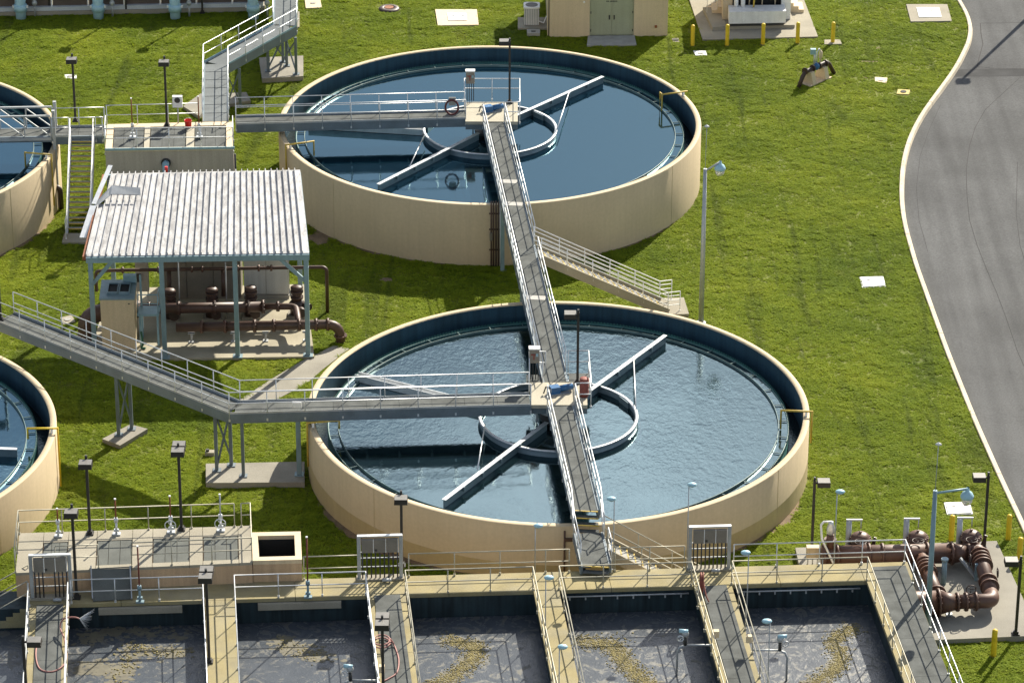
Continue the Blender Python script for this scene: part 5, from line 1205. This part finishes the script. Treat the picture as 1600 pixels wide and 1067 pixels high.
# ------------------------------------------------------------------ hatches and covers in the lawn
def hatch(label, pts, m='concrete', lid=None, h=.07, leaves=1, lk=.5, spot=None):
    P = [G(*q) for q in pts]; c = sum(P, V((0, 0, 0)))/4; z = gz(c.y)
    t = thing('ground_hatch', label, 'hatch', (c.x, c.y, z), 'access covers in the lawn')
    MB().slab([(p.x, p.y) for p in P], z-.2, z+h).obj('slab', m, t)
    if lid:
        Q = [c+(p-c)*lk for p in P]
        for i in range(leaves):
            a0, a1 = lerp(Q[0], Q[1], i/leaves), lerp(Q[0], Q[1], (i+1)/leaves); b0, b1 = lerp(Q[3], Q[2], i/leaves), lerp(Q[3], Q[2], (i+1)/leaves); k = (a1-a0)*.008
            lf = MB().slab([(a0+k).xy, (a1-k).xy, (b1-k).xy, (b0+k).xy], z+h+.002, z+h+.035).obj('lid', lid, t)
            m_ = (a0*.35+a1*.65+b0*.2+b1*.3)/1.5; MB().box((m_.x, m_.y, z+h+.04), (.14, .07, .02)).obj('lift_handle', 'dark_metal', lf)
    if spot:
        MB().cyl((c.x, c.y, z+h), (c.x, c.y, z+h+.03), .17, 14).obj('cap', spot, t)
    MASK_POLY.append([(c+(p-c)*1.08).xy for p in P])
hatch('large cream slab with a two leaf steel hatch behind back tank', [(680, 17), (745, 17), (748, 41), (684, 42)], 'cream', 'galv', .08, 2, .46)
hatch('pale slab with a wide white hatch near the top of the kerb', [(1416, 9), (1480, 9), (1487, 35), (1423, 36)], 'concrete', 'white_paint', .08, 1, .56)
hatch('small cream valve cover with grey cap by the upper kerb', [(1367, 122), (1387, 123), (1385, 131), (1367, 129)], 'cream', None, .05, spot='galv_dull')
hatch('small yellowish valve cover with dark hole nearest the kerb bend', [(1403, 141), (1422, 142), (1420, 149), (1401, 148)], 'yellow_slab', None, .05, spot='dark_hole')
hatch('pale two leaf hatch alone on the lawn by the road', [(1343, 435), (1380, 434), (1384, 449), (1347, 451)], 'galv_dull', 'white_paint', .06, 2, .90)
hatch('pale two leaf hatch behind the lamp bowl at lower right', [(1475, 787), (1515, 786), (1520, 804), (1480, 806)], 'galv_dull', 'white_paint', .06, 2, .90)
hatch('small white cover in the shade of the white machine', [(1083, 81), (1103, 81), (1105, 88), (1087, 88)], 'white_paint', None, .05, spot='grey_panel')
hatch('tiny grey drain cover right of the cream building', [(1050, 61), (1060, 61), (1062, 67), (1052, 67)], 'concrete', None, .04, spot='dark_hole')
hatch('small white cover behind the left dark lamp', [(101, 118), (120, 118), (120, 124), (101, 124)], 'white_paint', None, .05, spot='grey_panel')
hatch('grey white pad beside the kinked walkway left of the shelter', [(94, 498), (112, 494), (118, 504), (99, 508)], 'concrete', None, .06, spot='grey_panel')
hatch('cream slab at the top edge right of the walkway', [(476, 0), (500, 0), (503, 14), (478, 15)], 'cream', None, .08, spot='grey_panel')
hatch('pale block beside the concrete pad of the corner legs', [(458, 22), (468, 22), (468, 46), (459, 47)], 'concrete', None, .15, spot='grey_panel')
p = G(608, 15, 0); t = thing('manhole', 'round dark manhole cover at the top edge', 'manhole', p); MB().lathe(p, [(0, .10), (.3, .10), (.3, .13), (.42, .13), (.55, .12), (.62, .05), (.62, -.1)], 28).obj('ring', 'brown_dark', t); MB().cyl(p+V((0, 0, .12)), p+V((0, 0, .15)), .27, 20).obj('lid', 'rust', t); MASK_DISC.append((p.x, p.y, .66))
p = G(328, 711); t = thing('sprinkler_box', 'small pale valve block on the grass left of the braced legs', 'valve box', p); MB().box(p+V((0, 0, .1)), (.4, .3, .2)).obj('box', 'concrete', t); MB().cyl(p+V((-.1, 0, .2)), p+V((-.1, 0, .3)), .08, 10).obj('knob', 'dark_metal', t); MASK_DISC.append((p.x, p.y, .25))

# ------------------------------------------------------------------ backflow assembly on the lawn
bp_ = [G(1247, 130), G(1266, 137), G(1300, 122), G(1284, 117)]; c = sum(bp_, V((0, 0, 0)))/4
t = thing('backflow_valve', 'brown arched pipe with valves on two concrete blocks on the lawn', 'pipe', c)
MB().slab([q.xy for q in bp_], -.1, .06).obj('slab', 'cream', t); MASK_POLY.append([q.xy for q in bp_])
d = (lerp(bp_[2], bp_[3], .5)-lerp(bp_[0], bp_[1], .5)).normalized(); n_ = V((-d.y, d.x, 0)); ang = math.atan2(d.y, d.x)
for s_ in (-.55, .55):
    q = c+d*s_; b = MB(); vs = []
    for z, w_ in ((.06, .42), (.72, .24)): vs += [tuple(q+d*(a*.15)+n_*(b_*w_)+V((0, 0, z))) for a, b_ in ((-1, -1), (1, -1), (1, 1), (-1, 1))]
    b.add(vs, [(3, 2, 1, 0), (4, 5, 6, 7)] + [(i, (i+1) % 4, 4+(i+1) % 4, 4+i) for i in range(4)]); b.obj('support_block', 'cream', t)
pipe(t, [c-d*1.5+V((0, 0, -.1)), c-d*1.0+V((0, 0, .78)), c+d*1.0+V((0, 0, .88)), c+d*1.6+V((0, 0, .0))], .12, 'brown_dark', n=12, bend=.3)
for s_ in (-.95, -.3, .25, .8): flange(t, c+d*s_+V((0, 0, .83)), d, .2, 'brown_dark', bolts=0)
MB().ellipsoid(c+V((0, 0, .85)), (.2, .2, .22), 12, 8).obj('valve_body', 'blue_motor', t)
b = MB(); b.cyl(c+V((-.1, 0, .95)), c+V((-.1, 0, 1.75)), .07, 10); b.obj('stem', 'galv', t); MB().box(c+V((-.2, 0, 1.75)), (.3, .24, .3)).obj('actuator', 'pale_blue', t)
MB().lathe(c+d*.35+V((0, 0, 1.25)), [(.04, -.35), (.05, 0), (.11, .05), (.10, .38), (.05, .45), (0, .46)], 12).obj('air_valve', 'cream', t); MB().tube([c+d*.35+V((0, 0, 1.72)), c+d*.2+V((0, 0, 1.85)), c+d*.05+V((0, 0, 1.7)), c+d*.05+V((0, 0, .95))], .03, 6).obj('vent_pipe', 'galv', t)

# ------------------------------------------------------------------ things on the platforms and tank rims
def cabinet(label, p, hp=.75):
    p = V(p); t = thing('control_cabinet', label, 'cabinet', p, 'control cabinets on the tank platforms')
    for dx in (-.17, -.06, .06, .17): MB().cyl(p+V((dx, 0, 0)), p+V((dx, 0, hp)), .025, 6).obj('conduit', 'dark_metal', t)
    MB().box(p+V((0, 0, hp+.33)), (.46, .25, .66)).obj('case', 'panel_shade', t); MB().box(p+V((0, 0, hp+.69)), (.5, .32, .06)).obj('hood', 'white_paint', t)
    MB().box(p+V((-.05, -.135, hp+.42)), (.2, .02, .07)).obj('switch', 'rust_red', t); MB().box(p+V((-.02, -.135, hp+.28)), (.06, .02, .22)).obj('switch', 'rust_red', t); MB().box(p+V((.12, -.135, hp+.4)), (.1, .02, .14)).obj('label_plate', 'pale_blue', t)
cabinet('white topped control cabinet on the back tank platform', (-4.25, 34.3, 3.97), 1.0); cabinet('white topped control cabinet on the middle tank platform', (-1.05, 1.3, 3.97), .85)
def motor(label, p, rz):
    p = V(p); t = thing('gear_motor', label, 'motor', p, 'blue drive motors'); e = V((math.cos(rz), math.sin(rz), 0))
    MB().cyl(p+V((0, 0, .16))-e*.05, p+V((0, 0, .2))+e*.55, .14, 14).obj('motor', 'blue_motor', t); MB().box(p+V((0, 0, .16))-e*.28, (.42, .36, .32), rz).obj('gearbox', 'blue_motor', t); MB().box(p-e*.1+V((0, 0, .012)), (.9, .5, .02), rz).obj('base_plate', 'galv_dull', t)
    b = MB(); b.tube([p-e*.45+V((0, .05, .2)), p-e*.7+V((0, .1, .3)), p-e*.8+V((0, 0, .05))], .03, 6); b.obj('cable', 'dark_metal', t)
motor('blue drive motor on the back tank platform', (-3.05, 32.9, 3.98), .4); motor('blue drive motor on the middle tank platform', (.1, .05, 3.98), .35)
p = V((1.12, -.35, 3.98)); t = thing('drum', 'dark red drum at the right of the middle tank platform', 'drum', p); MB().lathe(p, [(0, 0), (.2, 0), (.21, .25), (.2, .26), (.21, .5), (.2, .51), (.2, .85), (.18, .87), (0, .86)], 16).obj('shell', 'rust_red', t)
# life ring
p = G(706, 168, 4.4); p.y = 31.75; p = HY(706, 168, 31.72); t = thing('life_ring', 'dark red life ring hung on the back bridge rail', 'life ring', p)
n = 28; MB().tube([p+V((.33*math.cos(2*math.pi*i/n), 0, .40*math.sin(2*math.pi*i/n))) for i in range(n+1)], .055, 10).obj('ring', 'maroon', t); MB().box(p+V((.02, .06, .3)), (.36, .04, .45)).obj('backing_board', 'grey_panel', t)
p = G(464, 632, 4.35); t = thing('notice_box', 'small white box fixed to the bent walkway beside middle tank', 'box', p-V((0, 0, .2))); MB().box(p, (.4, .12, .26)).obj('case', 'white_paint', t)

def rim_pipe(label, c, ang, out_drop, inn, in_drop, m='yellow_dull', frame=False):
    e = V((math.cos(ang), math.sin(ang), 0)); s_ = V((-e.y, e.x, 0)); z = RIM+.22; t = thing('rim_pipe', label, 'pipe', c+e*(R0+.1)+V((0, 0, RIM)), 'yellow pipes over the tank rims')
    pts = [c+e*(R0+.1)+V((0, 0, RIM-out_drop)), c+e*(R0+.1)+V((0, 0, z)), c+e*(R0-inn)+V((0, 0, z)), c+e*(R0-inn)+V((0, 0, z-in_drop))]
    if out_drop == 0: pts = pts[1:]
    MB().tube(pts, .045, 8).obj('pipe', m, t)
    if frame: q = c+e*(R0-inn)+s_*.3; MB().tube([pts[-2], q+V((0, 0, z)), q+V((0, 0, z-in_drop)), pts[-1]], .04, 8).obj('frame', m, t)
    for f in (.25, .75): MB().box(c+e*(R0-.15)+s_*(f-.5)*.1+V((0, 0, RIM+.1)), (.1, .1, .2), ang).obj('clamp', 'white_paint', t)
def angp(c, px, py): q = G(px, py, RIM); return math.atan2(q.y-c.y, q.x-c.x)
rim_pipe('yellow pipe frame over the right rim of back tank', T1, angp(T1, 1066, 150), 0, 1.35, 1.2, frame=True)
rim_pipe('yellow pipe over the left rim of back tank', T1, angp(T1, 455, 232), 1.6, 1.4, .8)
rim_pipe('yellow pipe over the right rim of middle tank', T2, angp(T2, 1269, 650), 1.3, 1.25, .9)
rim_pipe('yellow pipe over the left rim of middle tank', T2, angp(T2, 477, 668), 1.9, 1.3, .4)
rim_pipe('yellow pipe over the rim of the tank at lower left', T4, angp(T4, 95, 676), 2.6, 1.2, .5, 'yellow')
rim_pipe('yellow pipe over the rim of the tank at upper left', T3, angp(T3, 80, 248), 2.6, 1.3, .8)
# pipes clamped to the wall of the back tank
t = thing('wall_conduits', 'bundle of dark conduits running down the wall of back tank', 'conduit', (-3.2, 22.1, 0))
for i, px in enumerate((767.5, 771, 775, 779)): x = HY(px, 370, 22.1).x; MB().cyl((x, 22.08, 0), (x, 22.08, RIM+.25), .035, 8).obj('conduit', 'rust_dark', t)
x = HY(782, 370, 22.1).x; MB().cyl((x, 22.08, 0), (x, 22.08, RIM+.1), .04, 8).obj('conduit', 'white_paint', t)
for z in (.9, 2.0, 2.85): MB().beam((HY(764, 370, 22.1).x, 22.12, z), (HY(784, 370, 22.1).x, 22.12, z), .06, .06).obj('bracket', 'rust_dark', t)
x = HY(768, 370, 22.1).x; MB().box((x-.02, 22.02, 1.65), (.14, .12, .4)).obj('junction_box', 'panel_shade', t)
t = thing('wall_conduits', 'brown conduit on the wall of middle tank left of the steps', 'conduit', (.2, -11.1, .6)); x = HY(882, 860, -11.1).x; MB().cyl((x, -11.06, .6), (x, -11.06, 3.1), .04, 8).obj('conduit', 'rust_dark', t); MB().beam((x, -11.08, 2.7), (x+.45, -11.08, 2.7), .1, .12).obj('bracket', 'rust_dark', t)
t = thing('drain_pipe', 'short brown bent pipe low on the tank at upper left', 'pipe', V((*G(96, 330).xy, 0))); q = G(96, 328); pipe(t, [q+V((0, 0, -.1)), q+V((0, 0, 1.25)), q+V((-.55, .15, 1.25))], .13, 'brown_dark', n=12)

# bare earth at the foot of the tanks
def earth(label, c, a0, a1, w_):
    b = MB(); pr_ = random.Random(int(a0*100)); n = 26; cols = []
    for i in range(n+1):
        a = a0+(a1-a0)*i/n; ww = w_*max(0, math.sin(math.pi*i/n))**.6*pr_.uniform(.35, 1.15)+.02; e = V((math.cos(a), math.sin(a), 0)); p, q = c+e*(R0-.05), c+e*(R0+ww)
        cols.append([(p.x, p.y, gz(p.y)+.012), (q.x, q.y, gz(q.y)+.012)])
    strip(b, cols); b.obj('soil', 'soil', kind='structure'); pts = [k[1][:2] for k in cols]; MASK_POLY.append([tuple(p) for p in pts] + [k[0][:2] for k in reversed(cols)])
earth('', T2, math.radians(198), math.radians(250), .5); earth('', T2, math.radians(-52), math.radians(-15), .35); earth('', T1, math.radians(-70), math.radians(-30), .16); earth('', T1, math.radians(205), math.radians(260), .22); earth('', T3, math.radians(-50), math.radians(-8), .25)

def worn(cx, cy, rx, ry, seed):                          # bare worn patch in the turf
    q = G(cx, cy); pr_ = random.Random(seed); n = 18; P = [(q.x+rx*math.cos(2*math.pi*i/n)*pr_.uniform(.55, 1.2), q.y+ry*math.sin(2*math.pi*i/n)*pr_.uniform(.55, 1.2)) for i in range(n)]
    b = MB(); b.add([(x, y, gz(y)+.01) for x, y in P], [tuple(range(n))]); b.obj('soil', 'soil', kind='structure'); MASK_POLY.append(P)
worn(1352, 97, .75, .14, 5); worn(1322, 101, .3, .12, 6); worn(500, 372, .8, .9, 7); worn(603, 437, .45, .25, 8); worn(1352, 122, .16, .12, 9); worn(1392, 135, .14, .1, 10); worn(1375, 76, .35, .2, 12); worn(110, 105, .22, .14, 14)
# mixers hanging over the basin water
def mixer(label, u, v, side):
    p = B(u, v, BZ); t = thing('mixer', label, 'mixer', p, 'mixers on the basin walkways'); e = V((side, 0, 0))
    MB().tube([p-e*.1+V((0, 0, .25)), p+e*.9+V((0, 0, .25))], .04, 8).obj('arm', 'galv_dull', t); MB().tube([p+e*.9+V((0, 0, .25)), p+e*1.15+V((0, 0, .15)), p+e*1.25+V((0, 0, -.1)), p+e*1.25+V((0, 0, -1.3))], .045, 8).obj('drop_pipe', 'galv_dull', t)
    MB().ellipsoid(p+e*.95+V((0, 0, .75)), (.14, .12, .15), 12, 8).obj('gearbox', 'galv_dull', t); MB().cyl(p+e*.85+V((0, 0, .85)), p+e*1.2+V((0, 0, .88)), .08, 12).obj('motor', 'pipe_blue', t); MB().cyl(p+e*.95+V((0, 0, .25)), p+e*.95+V((0, 0, .6)), .07, 8).obj('neck', 'dark_metal', t); wheel(t, p+e*.95+V((.2*side, -.2, .65)), .12, 'y', 'galv')
    MB().box(p-e*.25+V((0, .2, .65)), (.22, .2, .28)).obj('switch_box', 'cream', t)
mixer('pale mixer drive hanging left of the right wide walkway', 5.1, -20.9, -1); mixer('pale mixer drive hanging right of the right wide walkway', 6.8, -21.4, 1); mixer('pale mixer drive hanging left of the walkway with the hose coil', -7.95, -22.8, -1)

# ------------------------------------------------------------------ grass
def build_grass():
    X0, X1, Y0, Y1 = -36, 27, -26, 68
    n = int((X1-X0)*(Y1-Y0)*85)
    x = rng.uniform(X0, X1, n); y = rng.uniform(Y0, Y1, n)
    ky = np.interp(y, np.arange(-90, 110, .5), [kerb_x(t) for t in np.arange(-90, 110, .5)])
    keep = x < ky-.16
    for cx, cy, r in MASK_DISC: keep &= (x-cx)**2 + (y-cy)**2 > r*r
    for poly in MASK_POLY:
        ins = np.zeros(n, bool); P = [(p[0], p[1]) for p in poly]
        for (xa, ya), (xb, yb) in zip(P, P[1:]+P[:1]):
            if ya == yb: continue
            ins ^= ((ya > y) != (yb > y)) & (x < (xb-xa)*(y-ya)/(yb-ya)+xa)
        keep &= ~ins
    x, y = x[keep], y[keep]; z = .67*np.clip((22-y)/33, 0, 1)
    def vnoise(cell):                                     # lumpy growth: smooth random field
        nx, ny = int((X1-X0)/cell)+3, int((Y1-Y0)/cell)+3; gr = rng.uniform(0, 1, (nx, ny))
        fx, fy = (x-X0)/cell, (y-Y0)/cell; ix, iy = fx.astype(int), fy.astype(int); fx, fy = fx-ix, fy-iy; fx, fy = fx*fx*(3-2*fx), fy*fy*(3-2*fy)
        return (gr[ix, iy]*(1-fx)+gr[ix+1, iy]*fx)*(1-fy)+(gr[ix, iy+1]*(1-fx)+gr[ix+1, iy+1]*fx)*fy
    sc = (.55+.9*vnoise(.4)**1.5+.5*vnoise(1.3)**2)*rng.uniform(.75, 1.2, len(x))
    me = bpy.data.meshes.new('grass'); me.vertices.add(len(x))
    at_ = me.attributes.new('growth', 'FLOAT', 'POINT'); at_.data.foreach_set('value', sc.astype(np.float32))
    me.vertices.foreach_set('co', np.stack([x, y, z], 1).astype(np.float32).ravel())
    o = bpy.data.objects.new('grass', me); COL.objects.link(o)
    tag(o, 'mown green lawn around the tanks', 'grass', None, 'stuff')
    # three tufts to scatter
    tufts = []
    for k in range(3):
        b = MB(); pr = random.Random(k)
        for i in range(16):
            a = pr.uniform(0, 6.28); r = pr.uniform(0, .11); px, py = r*math.cos(a), r*math.sin(a)
            h = pr.uniform(.02, .065); la = pr.uniform(0, 6.28); ln = pr.uniform(.06, .13); wd = pr.uniform(.009, .017)
            dx, dy = math.cos(la), math.sin(la); sx, sy = -dy*wd, dx*wd
            m = (px+dx*ln*.4, py+dy*ln*.4, h*.8); e = (px+dx*ln, py+dy*ln, h)
            b.add([(px-sx, py-sy, -.01), (px+sx, py+sy, -.01), (m[0]+sx, m[1]+sy, m[2]), (m[0]-sx, m[1]-sy, m[2]), e], [(0, 1, 2, 3), (3, 2, 4)])
        tm = b.mesh('grass_tuft'); tm.materials.append(MATS['grass']); tufts.append(tm)
    # geometry nodes: scatter the tufts on the points
    ng = bpy.data.node_groups.new('grass_scatter', 'GeometryNodeTree')
    ng.interface.new_socket('Geometry', in_out='INPUT', socket_type='NodeSocketGeometry'); ng.interface.new_socket('Geometry', in_out='OUTPUT', socket_type='NodeSocketGeometry')
    gi = ng.nodes.new('NodeGroupInput'); go = ng.nodes.new('NodeGroupOutput')
    j = ng.nodes.new('GeometryNodeJoinGeometry')
    idx = ng.nodes.new('GeometryNodeInputIndex'); mod = ng.nodes.new('ShaderNodeMath'); mod.operation = 'MODULO'; mod.inputs[1].default_value = 3
    ng.links.new(idx.outputs[0], mod.inputs[0])
    rv = ng.nodes.new('FunctionNodeRandomValue'); rv.data_type = 'FLOAT_VECTOR'; rv.inputs[0].default_value = (-.15, -.15, 0); rv.inputs[1].default_value = (.15, .15, 6.283)
    rs = ng.nodes.new('GeometryNodeInputNamedAttribute'); rs.data_type = 'FLOAT'; rs.inputs[0].default_value = 'growth'
    for k, tm in enumerate(tufts):
        # each tuft comes in as a mesh made inside the node tree from a source object
        src = bpy.data.objects.new('grass_tuft', tm)
        oi = ng.nodes.new('GeometryNodeObjectInfo'); oi.inputs[0].default_value = src
        cmp = ng.nodes.new('FunctionNodeCompare'); cmp.data_type = 'FLOAT'; cmp.operation = 'EQUAL'; cmp.inputs[1].default_value = k; cmp.inputs['Epsilon'].default_value = .1
        ng.links.new(mod.outputs[0], cmp.inputs[0])
        ip = ng.nodes.new('GeometryNodeInstanceOnPoints')
        ng.links.new(gi.outputs[0], ip.inputs['Points']); ng.links.new(cmp.outputs[0], ip.inputs['Selection']); ng.links.new(oi.outputs['Geometry'], ip.inputs['Instance'])
        ng.links.new(rv.outputs[0], ip.inputs['Rotation']); ng.links.new(rs.outputs[0], ip.inputs['Scale'])
        ng.links.new(ip.outputs[0], j.inputs[0])
    ng.links.new(j.outputs[0], go.inputs[0])
    md = o.modifiers.new('scatter', 'NODES'); md.node_group = ng
    o.data.materials.append(MATS['grass'])
build_grass()
